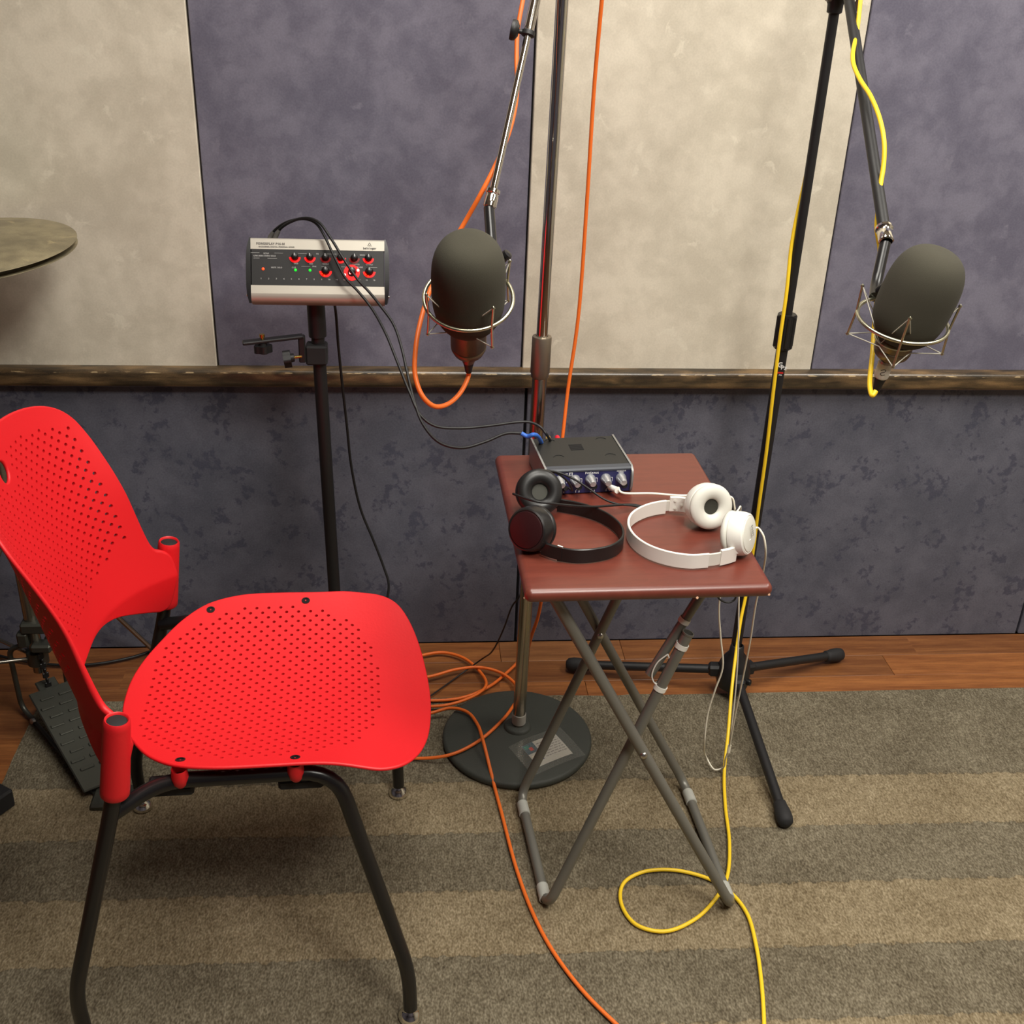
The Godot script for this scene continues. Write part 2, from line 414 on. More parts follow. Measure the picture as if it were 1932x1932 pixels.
const BLONG := [Vector3(0.152, 0.735, 0.702), Vector3(0.162, 0.745, 0.733), Vector3(0.179, 0.750, 0.756), Vector3(0.202, 0.745, 0.753), Vector3(0.240, 0.720, 0.712), Vector3(0.278, 0.700, 0.677), Vector3(0.315, 0.690, 0.653), Vector3(0.348, 0.682, 0.636), Vector3(0.375, 0.677, 0.637), Vector3(0.420, 0.674, 0.632), Vector3(0.490, 0.674, 0.614)]
const BOVER := [Vector3(0.197, 0.742, 0.637), Vector3(0.224, 0.735, 0.627), Vector3(0.250, 0.725, 0.629), Vector3(0.275, 0.710, 0.634), Vector3(0.300, 0.695, 0.642), Vector3(0.321, 0.688, 0.645), Vector3(0.351, 0.682, 0.641), Vector3(0.372, 0.674, 0.640)]
const BUNDER := [Vector3(0.512, 0.486, 0.600), Vector3(0.524, 0.480, 0.600), Vector3(0.537, 0.476, 0.600), Vector3(0.547, 0.482, 0.600), Vector3(0.552, 0.490, 0.600)]


func _ready() -> void:
	view_and_light()
	materials()
	room()
	rug()
	red_chair()
	folding_table()
	round_base_stand()
	tripod_stand()
	microphone_one()
	microphone_two()
	mixer_stand()
	monitor_mixer()
	amplifier()
	black_headphones()
	white_headphones()
	cables()
	hi_hat()

func view_and_light() -> void:
	var cam := Camera3D.new()
	cam.name = "camera"
	add_child(cam)
	cam.transform = Transform3D(Basis(Vector3(0.9960094, 0.0363497, 0.0815106), Vector3(0.0054728, 0.8867060, -0.4623013), Vector3(-0.0890804, 0.4609025, 0.8829686)).orthonormalized(), Vector3(0, 1.487, 2.2005))
	cam.fov = 48.390
	cam.near = 0.05
	cam.far = 40.0
	cam.current = true
	var we := WorldEnvironment.new()
	we.name = "environment"
	var env := Environment.new()
	env.background_mode = Environment.BG_COLOR
	env.background_color = Color(0.02, 0.02, 0.022)
	env.tonemap_mode = Environment.TONE_MAPPER_LINEAR
	env.tonemap_exposure = 1.1
	env.sdfgi_enabled = true
	env.ssao_enabled = true
	env.ssil_enabled = true
	we.environment = env
	add_child(we)
	# two fluorescent panels in the ceiling: one over the table, a weaker one behind the photographer
	ceiling_light(Vector3(0.20, 2.6, 0.95), Vector2(0.6, 1.2), 2.45, "white ceiling light panel above the folding table")
	ceiling_light(Vector3(1.75, 2.6, 0.95), Vector2(0.6, 1.2), 3.05, "white ceiling light panel beside the plain plastered wall")
	ceiling_light(Vector3(0.75, 2.6, 2.15), Vector2(0.6, 0.6), 4.3, "small square white ceiling light panel in the middle of the room")

func ceiling_light(at: Vector3, size: Vector2, energy: float, label: String) -> void:
	var warm := Color(1.0, 0.983, 0.945)
	var t := thing("ceiling_light", label, "light", at, 0.0, "ceiling light panels")
	var f := MB.new()
	for s in [-1.0, 1.0]:
		f.box(Vector3(s * (size.x * 0.5 + 0.012), -0.012, 0), Vector3(0.024, 0.024, size.y + 0.048), 0.003)
		f.box(Vector3(0, -0.012, s * (size.y * 0.5 + 0.012)), Vector3(size.x, 0.024, 0.024), 0.003)
	part("frame", f, mat(Color(0.85, 0.85, 0.83), 0.5), t, false)
	var d := MB.new()
	d.box(Vector3(0, -0.008, 0), Vector3(size.x, 0.012, size.y), 0.001)
	part("light_diffuser", d, mat(Color(0.95, 0.95, 0.93), 0.6, 0.0, {"emission_enabled": true, "emission": warm, "emission_energy_multiplier": 2.0}), t, false)
	var a := AreaLight3D.new()
	a.name = "light"
	a.area_size = size
	a.light_color = warm
	a.light_energy = energy
	a.area_normalize_energy = true
	a.shadow_enabled = true
	a.area_range = 12.0
	t.add_child(a)
	a.position = Vector3(0, -0.018, 0)
	a.rotation_degrees = Vector3(-90, 0, 0)

func materials() -> void:
	var blue := paint(1024, 1024, Color8(97, 94, 110), Color8(117, 114, 129), Color8(120, 117, 131), 11, 70.0, 7.0)
	var blue_low := paint(1024, 1024, Color8(84, 85, 97), Color8(98, 98, 110), Color8(66, 67, 83), 31, 90.0, 8.0, 1.0)
	var cream := paint(1024, 1024, Color8(200, 191, 173), Color8(218, 209, 191), Color8(223, 215, 197), 51, 74.0, 6.0)
	var plaster := bumps(5, 0.02, 1.2)
	var rel := {"normal_enabled": true, "normal_texture": plaster, "normal_scale": 0.25}
	M.blue = mat(Color.WHITE, 0.72, 0.0, {"albedo_texture": blue}.merged(rel))
	M.blue_low = mat(Color.WHITE, 0.72, 0.0, {"albedo_texture": blue_low}.merged(rel))
	M.cream = mat(Color.WHITE, 0.7, 0.0, {"albedo_texture": cream}.merged(rel))
	M.gap = mat(Color8(38, 34, 36), 0.9)
	M.plain_wall = mat(Color8(176, 168, 152), 0.8)
	M.wall_paint = mat(Color8(104, 101, 115), 0.75)
	M.ceiling = mat(Color8(214, 210, 200), 0.85)
	var oak := grain(1024, 256, Color8(118, 76, 44), Color8(160, 112, 68), 3, 0.05, 0.8)
	M.plank = []
	for tone in [Color(1, 1, 1), Color(0.86, 0.8, 0.76), Color(1.0, 0.92, 0.84), Color(0.93, 0.9, 0.9)]:
		M.plank.append(mat(tone, 0.42, 0.0, {"albedo_texture": oak}))
	M.rail = mat(Color.WHITE, 0.36, 0.0, {"albedo_texture": rail_wood(), "clearcoat_enabled": true, "clearcoat": 0.5, "clearcoat_roughness": 0.25})
	M.red = mat(Color8(215, 24, 32), 0.5, 0.0, {"normal_enabled": true, "normal_texture": bumps(8, 0.06, 2.0), "normal_scale": 0.12, "uv1_triplanar": true, "uv1_scale": Vector3(9, 9, 9)})
	M.black_gloss = mat(Color8(22, 21, 22), 0.28)
	M.black = mat(Color8(24, 23, 24), 0.5)
	M.black_matte = mat(Color8(27, 26, 27), 0.75)
	M.chrome = mat(Color8(225, 222, 214), 0.08, 1.0)
	M.worn_chrome = mat(Color8(176, 168, 154), 0.22, 1.0)
	M.steel = mat(Color8(190, 188, 182), 0.3, 1.0)
	M.nickel = mat(Color8(205, 202, 176), 0.3, 1.0)
	M.grey_tube = mat(Color8(122, 120, 112), 0.38, 0.35)
	M.pale_plastic = mat(Color8(176, 176, 168), 0.45)
	M.white = mat(Color8(238, 235, 225), 0.4)
	M.white_matte = mat(Color8(232, 229, 219), 0.6)
	M.orange = mat(Color8(236, 112, 38), 0.45)
	M.yellow = mat(Color8(246, 205, 40), 0.45)
	M.iron = mat(Color8(58, 60, 54), 0.62, 0.0, {"normal_enabled": true, "normal_texture": bumps(21, 0.08, 3.0), "normal_scale": 0.25, "uv1_triplanar": true, "uv1_scale": Vector3(8, 8, 8)})
	M.foam = mat(Color8(60, 57, 46), 0.95, 0.0, {"normal_enabled": true, "normal_texture": bumps(23, 0.2, 5.0), "normal_scale": 0.35, "uv1_triplanar": true, "uv1_scale": Vector3(26, 26, 26)})
	M.mic_body = mat(Color8(120, 104, 84), 0.35, 0.7)
	M.print = mat(Color8(225, 225, 225), 0.6)

func rail_wood() -> ImageTexture:
	# dark stained board: long bands of brown and near-black, knots, pale chips along the edges
	var w := 2048
	var h := 128
	var f1 := layer(w, h, noise(71, 0.02, 4, FastNoiseLite.TYPE_SIMPLEX_SMOOTH, 22.0), Vector2(0.3, 0.8))
	var f2 := layer(w, h, noise(73, 0.09, 3), Vector2(0.12, 1.0))
	var f3 := layer(w, h, noise(77, 0.3, 2))
	var f4 := layer(w, h, noise(79, 0.05, 3), Vector2(0.5, 1.0))
	var rng := RandomNumberGenerator.new()
	rng.seed = 4
	var knots := []
	for k in 11:
		knots.append(Vector3(rng.randf() * w, 40 + rng.randf() * 50, 9 + rng.randf() * 10))
	var out := PackedByteArray()
	out.resize(w * h * 3)
	for y in h:
		for x in w:
			var k := y * w + x
			var t := clampf(0.44 + ((f1[k] - 128) * 0.95 + (f2[k] - 128) * 0.22) / 128.0, 0.0, 1.0)
			for q in knots:
				var d: float = Vector2((x - q.x) * 0.55, y - q.y).length() / q.z
				if d < 2.2:
					t *= clampf(absf(d - 0.95) * 1.1 + 0.15, 0.0, 1.0)
			var c := Color8(50, 41, 29).lerp(Color8(122, 97, 66), t)
			var edge := 1.0 - minf(minf(absf(y - 40.0), absf(y - 104.0)) / 4.0, 1.0)
			if edge > 0.0 and f4[k] > 150:
				c = c.lerp(Color8(196, 172, 132), edge * clampf((f4[k] - 150) / 22.0, 0.0, 1.0))
			var g := (f3[k] - 128) * 0.09
			out[k * 3] = clampi(int(c.r8 + g), 0, 255)
			out[k * 3 + 1] = clampi(int(c.g8 + g), 0, 255)
			out[k * 3 + 2] = clampi(int(c.b8 + g), 0, 255)
	return picture(w, h, out)

func shift_paint(b: MB, by: Vector2) -> void:
	for k in b.uv.size():
		b.uv[k] += by

func room() -> void:
	var b := MB.new()
	b.box(Vector3(0, 1.26, -0.08), Vector3(6.2, 2.72, 0.12))
	var wall := structure("wall_back", b, M.gap)
	# painted panels, each two feet wide, above the rail
	var x := -1.604
	var tone := 0
	for k in 6:
		var p := MB.new()
		var proud := 0.003 if tone == 1 else 0.0
		var g := 0.0016 if k != 3 else 0.0022
		p.box(Vector3(x + 0.3055, 1.628, -0.010 + proud * 0.5), Vector3(0.611 - g * 2.0, 1.94, 0.020 + proud), 0.0015, 0.85)
		shift_paint(p, Vector2(-x * 0.85 + [0.05, 0.31, 0.42, 0.12, 0.27, 0.4][k], 0.655 * 0.85))
		part("panel", p, M.cream if tone == 1 else M.blue, wall)
		x += 0.611
		tone = 1 - tone
	for q in [[-3.0, -1.604, 0], [2.062, 3.0, 0]]:
		var p := MB.new()
		p.box(Vector3((q[0] + q[1]) * 0.5, 1.628, -0.01), Vector3(q[1] - q[0] - 0.003, 1.94, 0.02), 0.0015, 0.85)
		part("panel", p, M.blue, wall)
	for q in [[-2.2, -0.978], [-0.978, 0.242], [0.242, 1.462], [1.462, 2.7]]:
		var p := MB.new()
		p.box(Vector3((q[0] + q[1]) * 0.5, 0.318, -0.012), Vector3(q[1] - q[0] - 0.006, 0.64, 0.020), 0.0015, 0.8)
		shift_paint(p, Vector2(-q[0] * 0.8 + 0.006, 0.645 * 0.8 + 0.17 * (q[0] + 2.3)))
		part("panel", p, M.blue_low, wall)
	# the wooden rail
	var poly := PackedVector2Array([Vector2(0, 0.636), Vector2(0.022, 0.636), Vector2(0.026, 0.639), Vector2(0.027, 0.645), Vector2(0.027, 0.664), Vector2(0.0255, 0.669), Vector2(0.022, 0.672), Vector2(0, 0.674)])
	var r := MB.new()
	# the section lies in y, z and runs along x
	r.xf = Transform3D(Basis(Vector3(0, 0, 1), Vector3(0, 1, 0), Vector3(-1, 0, 0)), Vector3.ZERO)
	r.prism(poly, -2.9, 2.9, 0.5)
	for k in r.v.size():
		var q := r.v[k]
		# u along the board; v over its face: top face up to 40/128, front face to 104/128
		var vv := 0.31 + (0.668 - q.y) / 0.032 * 0.5 if r.n[k].z > 0.5 else (0.31 * q.z / 0.027 if r.n[k].y > 0.0 else 0.95)
		r.uv[k] = Vector2(q.x / 1.9, clampf(vv, 0.01, 0.99))
	structure("trim_1", r, M.rail)
	# floor: a slab with strip planks where they show beyond the rug
	var fl := MB.new()
	fl.box(Vector3(0, -0.075, 2.3), Vector3(6.2, 0.12, 4.84))
	var floor_ := structure("floor", fl, mat(Color8(90, 56, 32), 0.6))
	var rng := RandomNumberGenerator.new()
	rng.seed = 12
	for row in 7:
		var z0 := row * 0.079
		var x0 := -2.4 + rng.randf() * 0.5
		var stop := 2.3 if row < 4 else -0.55
		if row == 0:
			x0 = -2.36
		while x0 < stop:
			var l := 0.75 + rng.randf() * 0.55
			if row == 0 and x0 < 0.4 and x0 + l > 0.3:
				l = 0.487 - x0
			var p := MB.new()
			p.box(Vector3(x0 + l * 0.5, -0.0085, z0 + 0.0393), Vector3(l - 0.0008, 0.013, 0.0786), 0.0007, 1.0)
			var shift := Vector2(rng.randf(), rng.randf())
			for k in p.uv.size():
				p.uv[k] = Vector2(p.v[k].x * 0.9, p.v[k].z * 3.6) + shift
			part("plank", p, M.plank[rng.randi() % 4], floor_)
			x0 += l
	# what closes the room, out of view
	for q in [["wall_left", Vector3(-3.06, 1.26, 2.3), Vector3(0.12, 2.72, 4.88)], ["wall_right", Vector3(3.06, 1.26, 2.3), Vector3(0.12, 2.72, 4.88)], ["wall_front", Vector3(0, 1.26, 4.74), Vector3(6.2, 2.72, 0.12)]]:
		var w := MB.new()
		w.box(q[1], q[2])
		structure(q[0], w, M.plain_wall if q[0] == "wall_right" else M.wall_paint)
	var c := MB.new()
	c.box(Vector3(0, 2.66, 2.3), Vector3(6.2, 0.12, 4.84))
	structure("ceiling", c, M.ceiling)

func rug() -> void:
	# one woven rug; its stripes run along x, slightly askew
	var x0 := -0.775
	var x1 := 1.75
	var z0 := 0.208
	var z1 := 2.02
	var w := 2048
	var h := 1470
	var fine := layer(w, h, noise(101, 0.30, 3), Vector2(1.0, 0.55))
	var mid := layer(w, h, noise(103, 0.05, 4))
	var big := layer(w, h, noise(107, 0.007, 4))
	var col := layer(w, h, noise(109, 0.16, 3), Vector2(1.0, 0.22))
	var rgb := PackedByteArray()
	rgb.resize(w * h * 3)
	var hgt := PackedByteArray()
	hgt.resize(w * h)
	var dark := Color8(102, 93, 75)
	var light := Color8(125, 111, 86)
	for y in h:
		var z := z0 + (z1 - z0) * y / h
		for x in w:
			var k := y * w + x
			var xx := x0 + (x1 - x0) * x / w
			var zz := z - 0.013 * (xx - 0.5) + (mid[k] - 128) * 0.00006
			var step := (zz - 0.487) / 0.1397
			var band := 0 if step < 0.0 else int(step) + 1
			var near := absf(step - roundf(step)) * 0.1397 if step > -0.5 else 1.0
			var c := light if band % 2 == 1 else dark
			var t := (fine[k] - 128) * 0.34 + (mid[k] - 128) * 0.11 + (big[k] - 128) * 0.10 + (col[k] - 128) * 0.13
			if near < 0.0022:
				t -= 7.0
			rgb[k * 3] = clampi(int(c.r8 + t), 0, 255)
			rgb[k * 3 + 1] = clampi(int(c.g8 + t), 0, 255)
			rgb[k * 3 + 2] = clampi(int(c.b8 + t * 0.95), 0, 255)
			hgt[k] = clampi(int(128 + (fine[k] - 128) * 0.9 + (mid[k] - 128) * 0.5 - (40 if near < 0.002 else 0)), 0, 255)
	var ht := ImageTexture.create_from_image(Image.create_from_data(w, h, false, Image.FORMAT_L8, hgt))
	var m := mat(Color.WHITE, 0.95, 0.0, {"albedo_texture": picture(w, h, rgb), "heightmap_enabled": true, "heightmap_texture": ht, "heightmap_scale": 0.22})
	var b := MB.new()
	var nx := 240
	var nz := 200
	var wob := noise(113, 2.2, 3)
	var lie := noise(127, 1.3, 2)
	for j in nz + 1:
		for i in nx + 1:
			var u := float(i) / nx
			var q := float(j) / nz
			var px := lerpf(x0, x1, u)
			var pz := lerpf(z0, z1, q)
			if j == 0:
				pz += wob.get_noise_2d(px * 3.0, 7.0) * 0.006 + 0.012 * px
			if i == 0:
				px += wob.get_noise_2d(pz * 3.0, 31.0) * 0.005
			var rim := 0.0 if i == 0 or j == 0 or i == nx or j == nz else 0.0012
			b.p(Vector3(px, rim - 0.0012 + maxf(0.0, lie.get_noise_2d(px, pz)) * 0.0012, pz), Vector3.UP, Vector2(u, q))
	for j in nz:
		for i in nx:
			var a := j * (nx + 1) + i
			b.quad(a, a + 1, a + nx + 2, a + nx + 1)
	# the selvedge down to the planks
	for j in nz:
		var a := b.v[j * (nx + 1)]
		var c := b.v[(j + 1) * (nx + 1)]
		b.face([a, c, Vector3(c.x, -0.0035, c.z), Vector3(a.x, -0.0035, a.z)], Vector3.LEFT, [Vector2(0.001, 0.1), Vector2(0.001, 0.11), Vector2(0.004, 0.11), Vector2(0.004, 0.1)])
	for i in nx:
		var a := b.v[i]
		var c := b.v[i + 1]
		b.face([a, c, Vector3(c.x, -0.0035, c.z), Vector3(a.x, -0.0035, a.z)], Vector3.FORWARD, [Vector2(0.1, 0.001), Vector2(0.11, 0.001), Vector2(0.11, 0.004), Vector2(0.1, 0.004)])
	single("rug", b, m, Vector3(0.4, -0.0035, 1.2), "flat woven rug with wide taupe and grey-brown stripes", "rug")

func shell(b: MB, outline: PackedVector2Array, cell: Vector2, origin: Vector2, holes: Callable, hole_r: float, pos: Callable, thick: Callable, front: Vector3, cut := PackedVector2Array()) -> void:
	# a moulded sheet over a flat outline: pos(p) is its front face, holes(c) says whether a cell is pierced
	var lo := outline[0]
	var hi := outline[0]
	for q in outline:
		lo = lo.min(q)
		hi = hi.max(q)
	var i0 := int(floor((lo.x - origin.x) / cell.x))
	var i1 := int(ceil((hi.x - origin.x) / cell.x))
	var j0 := int(floor((lo.y - origin.y) / cell.y))
	var j1 := int(ceil((hi.y - origin.y) / cell.y))
	var cache := {}
	var vert := func(q: Vector2, back: bool) -> int:
		var key := Vector3i(roundi(q.x * 20000.0), roundi(q.y * 20000.0), 1 if back else 0)
		if cache.has(key):
			return cache[key]
		var e := 0.0008
		var a: Vector3 = pos.call(q)
		var nn: Vector3 = (pos.call(q + Vector2(e, 0)) - pos.call(q - Vector2(e, 0))).cross(pos.call(q + Vector2(0, e)) - pos.call(q - Vector2(0, e))).normalized()
		if nn.dot(front) < 0.0:
			nn = -nn
		var id: int = b.p(a - nn * float(thick.call(q)), -nn) if back else b.p(a, nn)
		cache[key] = id
		return id
	for i in range(i0, i1):
		for j in range(j0, j1):
			var c := origin + Vector2(i + 0.5, j + 0.5) * cell
			var h := cell * 0.5
			var corners := PackedVector2Array([c + Vector2(-h.x, -h.y), c + Vector2(h.x, -h.y), c + Vector2(h.x, h.y), c + Vector2(-h.x, h.y)])
			var inside := 0
			for q in corners:
				if Geometry2D.is_point_in_polygon(q, outline):
					inside += 1
			var cut_here := cut.size() > 0 and not Geometry2D.intersect_polygons(corners, cut).is_empty()
			if inside == 4 and not cut_here:
				if (i + j) % 2 == 0 and holes.call(c):
					var ringp := []
					for k in 8:
						var a := TAU * (k + 0.5) / 8.0 + PI
						ringp.append(c + Vector2(cos(a), sin(a)) * hole_r)
					for back in [false, true]:
						var o := []
						for q in corners:
							o.append(vert.call(q, back))
						var r := []
						for q in ringp:
							r.append(vert.call(q, back))
						for s in 4:
							# corner s faces ring points 2s and 2s + 1
							b.tri(o[s], r[s * 2], r[s * 2 + 1])
							b.tri(o[s], r[s * 2 + 1], r[(s * 2 + 2) % 8])
							b.tri(o[s], o[(s + 1) % 4], r[(s * 2 + 2) % 8])
					var mid_: Vector3 = pos.call(c)
					for k in 8:
						var fa: int = vert.call(ringp[k], false)
						var fb: int = vert.call(ringp[(k + 1) % 8], false)
						var ba: int = vert.call(ringp[k], true)
						var bb: int = vert.call(ringp[(k + 1) % 8], true)
						var na := (mid_ - b.v[fa]).normalized()
						var nb := (mid_ - b.v[fb]).normalized()
						var ia := b.p(b.v[fa], na)
						var ib := b.p(b.v[fb], nb)
						var ic := b.p(b.v[bb], nb)
						var id := b.p(b.v[ba], na)
						b.quad(ia, ib, ic, id)
				else:
					for back in [false, true]:
						b.quad(vert.call(corners[0], back), vert.call(corners[1], back), vert.call(corners[2], back), vert.call(corners[3], back))
			else:
				var pieces := Geometry2D.intersect_polygons(corners, outline)
				if cut_here:
					var left := []
					for piece in pieces:
						left.append_array(Geometry2D.clip_polygons(piece, cut))
					pieces.assign(left)
				for piece in pieces:
					var t := Geometry2D.triangulate_polygon(piece)
					for k in range(0, t.size(), 3):
						for back in [false, true]:
							b.tri(vert.call(piece[t[k]], back), vert.call(piece[t[k + 1]], back), vert.call(piece[t[k + 2]], back))
	# the rounded rims: round the sheet, and round the opening cut in it
	for loop in [outline, cut]:
		var m: int = loop.size()
		var rows := []
		for k in m:
			var q: Vector2 = loop[k]
			var fa: int = vert.call(q, false)
			var top := b.v[fa]
			var nn := b.n[fa]
			var th: float = thick.call(q)
			var tan_: Vector3 = (pos.call(loop[(k + 1) % m]) - pos.call(loop[(k - 1 + m) % m])).normalized()
			var outw := tan_.cross(nn).normalized()
			var probe: Vector2 = (loop[(k + 1) % m] - loop[(k - 1 + m) % m]).normalized()
			var side := Vector2(probe.y, -probe.x)
			var e := 0.0015
			var d3: Vector3 = pos.call(q + side * e) - pos.call(q)
			var within := Geometry2D.is_point_in_polygon(q + side * e, loop)
			var sgn := 1.0 if within == (loop == cut) else -1.0
			if outw.dot(d3) * sgn < 0.0:
				outw = -outw
			var row := []
			for s in 7:
				var a := PI * s / 6.0
				var d := nn * cos(a) + outw * sin(a)
				row.append(b.p(top - nn * th * 0.5 + d * th * 0.5, d))
			rows.append(row)
		for k in m:
			for s in 6:
				b.quad(rows[k][s], rows[(k + 1) % m][s], rows[(k + 1) % m][s + 1], rows[k][s + 1])

func closed_curve(pts: Array, per: int) -> PackedVector2Array:
	var out := PackedVector2Array()
	var m := pts.size()
	for k in m:
		var p0: Vector2 = pts[(k - 1 + m) % m]
		var p1: Vector2 = pts[k]
		var p2: Vector2 = pts[(k + 1) % m]
		var p3: Vector2 = pts[(k + 2) % m]
		for s in per:
			out.append(p1.cubic_interpolate(p2, p0, p3, float(s) / per))
	return out

func seat_height(q: Vector2) -> Vector3:
	# q: x forward, y across
	var z := absf(q.y) / 0.222
	var y := 0.438 + 0.041 * z * z
	var f := maxf(0.0, q.x - 0.13)
	y -= 1.1 * f * f
	var r := maxf(0.0, -0.09 - q.x)
	y += 0.3 * r * r
	y -= 0.010 * exp(-pow((q.x - 0.19) / 0.05, 2.0)) * z * z
	return Vector3(q.x, y, q.y)

func back_shape(q: Vector2) -> Vector3:
	# q: x across, y height above the floor
	var h := q.y
	var xc := -0.227 - maxf(0.0, h - 0.52) * 0.238
	var t := clampf((h - 0.66) / 0.20, 0.0, 1.0)
	t = t * t * (3.0 - 2.0 * t)
	var d := lerpf(0.086 - 0.25 * maxf(0.0, 0.52 - h), 0.047, t)
	var e := lerpf(3.2, 2.1, t)
	return Vector3(xc + d * pow(absf(q.x) / 0.205, e), h, q.x)

func red_chair() -> void:
	var t := thing("red_chair", "red perforated plastic chair with black tubular legs and small glide feet", "chair", Vector3(-0.24, 0, 0.772), 0.042)
	# seat
	var half := [Vector2(-0.182, 0.0), Vector2(-0.179, 0.042), Vector2(-0.168, 0.083), Vector2(-0.148, 0.125), Vector2(-0.120, 0.168), Vector2(-0.082, 0.200), Vector2(-0.030, 0.215), Vector2(0.030, 0.217), Vector2(0.100, 0.216), Vector2(0.160, 0.221), Vector2(0.195, 0.221), Vector2(0.223, 0.204), Vector2(0.243, 0.168), Vector2(0.257, 0.118), Vector2(0.265, 0.060), Vector2(0.268, 0.0)]
	var full := half.duplicate()
	for k in range(half.size() - 2, 0, -1):
		full.append(Vector2(half[k].x, -half[k].y))
	var outline := closed_curve(full, 5)
	var sb := MB.new()
	var pierced := func(c: Vector2) -> bool:
		var q := Vector2((c.x - 0.017) / 0.176, c.y / 0.190)
		return pow(absf(q.x), 2.8) + pow(absf(q.y), 2.8) < 1.0 and not (c.x < -0.02 and absf(c.y) > 0.155 + 0.5 * (c.x + 0.10))
	shell(sb, outline, Vector2(0.0097, 0.0099), Vector2(0.0008, -0.00495), pierced, 0.0027, seat_height, func(_q): return 0.0055, Vector3.UP)
	var seat := part("seat", sb, M.red, t, false)
	for sx in [-0.078, 0.075]:
		for sz in [-1.0, 1.0]:
			var top := seat_height(Vector2(sx, sz * (0.188 if sx < 0.0 else 0.200)))
			var w := MB.new()
			w.xf = along(Vector3(0, 1, -sz * 0.3), top + Vector3(0, 0.0004, 0))
			w.lathe([Vector2(0.0045, 0.0006), Vector2(0.0068, 0.0006), Vector2(0.0068, -0.003)], 14)
			w.lathe([Vector2(0.0, -0.0004), Vector2(0.0046, -0.0002), Vector2(0.0046, 0.0008)], 14)
			part("screw", w, M.black_gloss, seat, false)
			var boss := MB.new()
			boss.xf = along(Vector3(0, 1, 0), Vector3(sx, 0.4475, sz * 0.2035))
			boss.lathe([Vector2(0, -0.0135), Vector2(0.006, -0.012), Vector2(0.010, -0.006), Vector2(0.0115, 0.004), Vector2(0.0105, 0.018)], 16, 0.3)
			part("clip", boss, M.red, seat, false)
	# backrest
	var bh := [Vector2(0.0, 0.520), Vector2(0.045, 0.518), Vector2(0.085, 0.512), Vector2(0.125, 0.500), Vector2(0.160, 0.483), Vector2(0.190, 0.467), Vector2(0.203, 0.460), Vector2(0.2105, 0.463), Vector2(0.2125, 0.480), Vector2(0.2125, 0.520), Vector2(0.2125, 0.552), Vector2(0.2075, 0.564), Vector2(0.2005, 0.572), Vector2(0.1970, 0.592), Vector2(0.1960, 0.640), Vector2(0.1960, 0.690), Vector2(0.1965, 0.740), Vector2(0.196, 0.778), Vector2(0.190, 0.808), Vector2(0.172, 0.830), Vector2(0.140, 0.846), Vector2(0.095, 0.857), Vector2(0.045, 0.863), Vector2(0.0, 0.865)]
	var bf := bh.duplicate()
	for k in range(bh.size() - 2, 0, -1):
		bf.append(Vector2(-bh[k].x, bh[k].y))
	var bo := closed_curve(bf, 4)
	var bb := MB.new()
	var grip_hole := PackedVector2Array()
	for k in 20:
		grip_hole.append(Vector2(cos(TAU * k / 20.0) * 0.0175, 0.812 + sin(TAU * k / 20.0) * 0.0175))
	var pierced2 := func(c: Vector2) -> bool:
		var top := 0.832 - 0.030 * pow(absf(c.x) / 0.17, 3.0)
		var low := 0.556 + 0.055 * pow(absf(c.x) / 0.18, 2.0)
		var grip := Vector2(c.x, c.y - 0.812).length() < 0.027
		return absf(c.x) < 0.184 - 0.45 * maxf(0.0, c.y - 0.79) and c.y < top and c.y > low and not grip
	var thick := func(q: Vector2) -> float:
		var arm := clampf((absf(q.x) - 0.150) / 0.05, 0.0, 1.0) * clampf((0.70 - q.y) / 0.10, 0.0, 1.0)
		return 0.0055 + 0.0045 * arm
	shell(bb, bo, Vector2(0.0086, 0.0093), Vector2(0.0, 0.3009), pierced2, 0.0027, back_shape, thick, Vector3.RIGHT, grip_hole)
	var back := part("backrest", bb, M.red, t, false)
	# sockets in which the rear tubes stand
	for sz in [-1.0, 1.0]:
		var lo := Vector3(-0.157, 0.452, sz * 0.2335)
		var hi := Vector3(-0.140, 0.574, sz * 0.2325)
		var so := MB.new()
		var l := lo.distance_to(hi)
		so.xf = along(hi - lo, lo)
		so.lathe([Vector2(0.0115, 0.0), Vector2(0.0170, 0.0), Vector2(0.0188, 0.003), Vector2(0.0190, 0.012), Vector2(0.0172, l - 0.010), Vector2(0.0168, l - 0.003), Vector2(0.0152, l), Vector2(0.0135, l - 0.001), Vector2(0.0128, l - 0.006)], 26, 0.4)
		part("socket", so, M.red, back, false)
		var pl := MB.new()
		pl.xf = so.xf
		pl.lathe([Vector2(0.0130, l - 0.008), Vector2(0.0130, l - 0.0035), Vector2(0.0115, l - 0.0025), Vector2(0.0, l - 0.0025)], 22)
		part("tube_plug", pl, M.black_matte, back, false)
	# frame: on each side a rear leg, and a front leg that turns into the rail under the seat
	for sz in [-1.0, 1.0]:
		var rear := MB.new()
		rear.tube(rounded([Vector3(-0.1405, 0.566, sz * 0.2325), Vector3(-0.158, 0.450, sz * 0.2345), Vector3(-0.250, 0.105, sz * 0.252), Vector3(-0.246, 0.022, sz * 0.252)], 0.045), 0.0108, 16)
		part("leg", rear, M.black_gloss, t, false)
		var front := MB.new()
		front.tube(rounded([Vector3(-0.166, 0.416, sz * 0.230), Vector3(-0.105, 0.4415, sz * 0.199), Vector3(0.128, 0.4445, sz * 0.199), Vector3(0.224, 0.100, sz * 0.250), Vector3(0.226, 0.022, sz * 0.250)], 0.05), 0.0108, 16)
		part("leg", front, M.black_gloss, t, false)
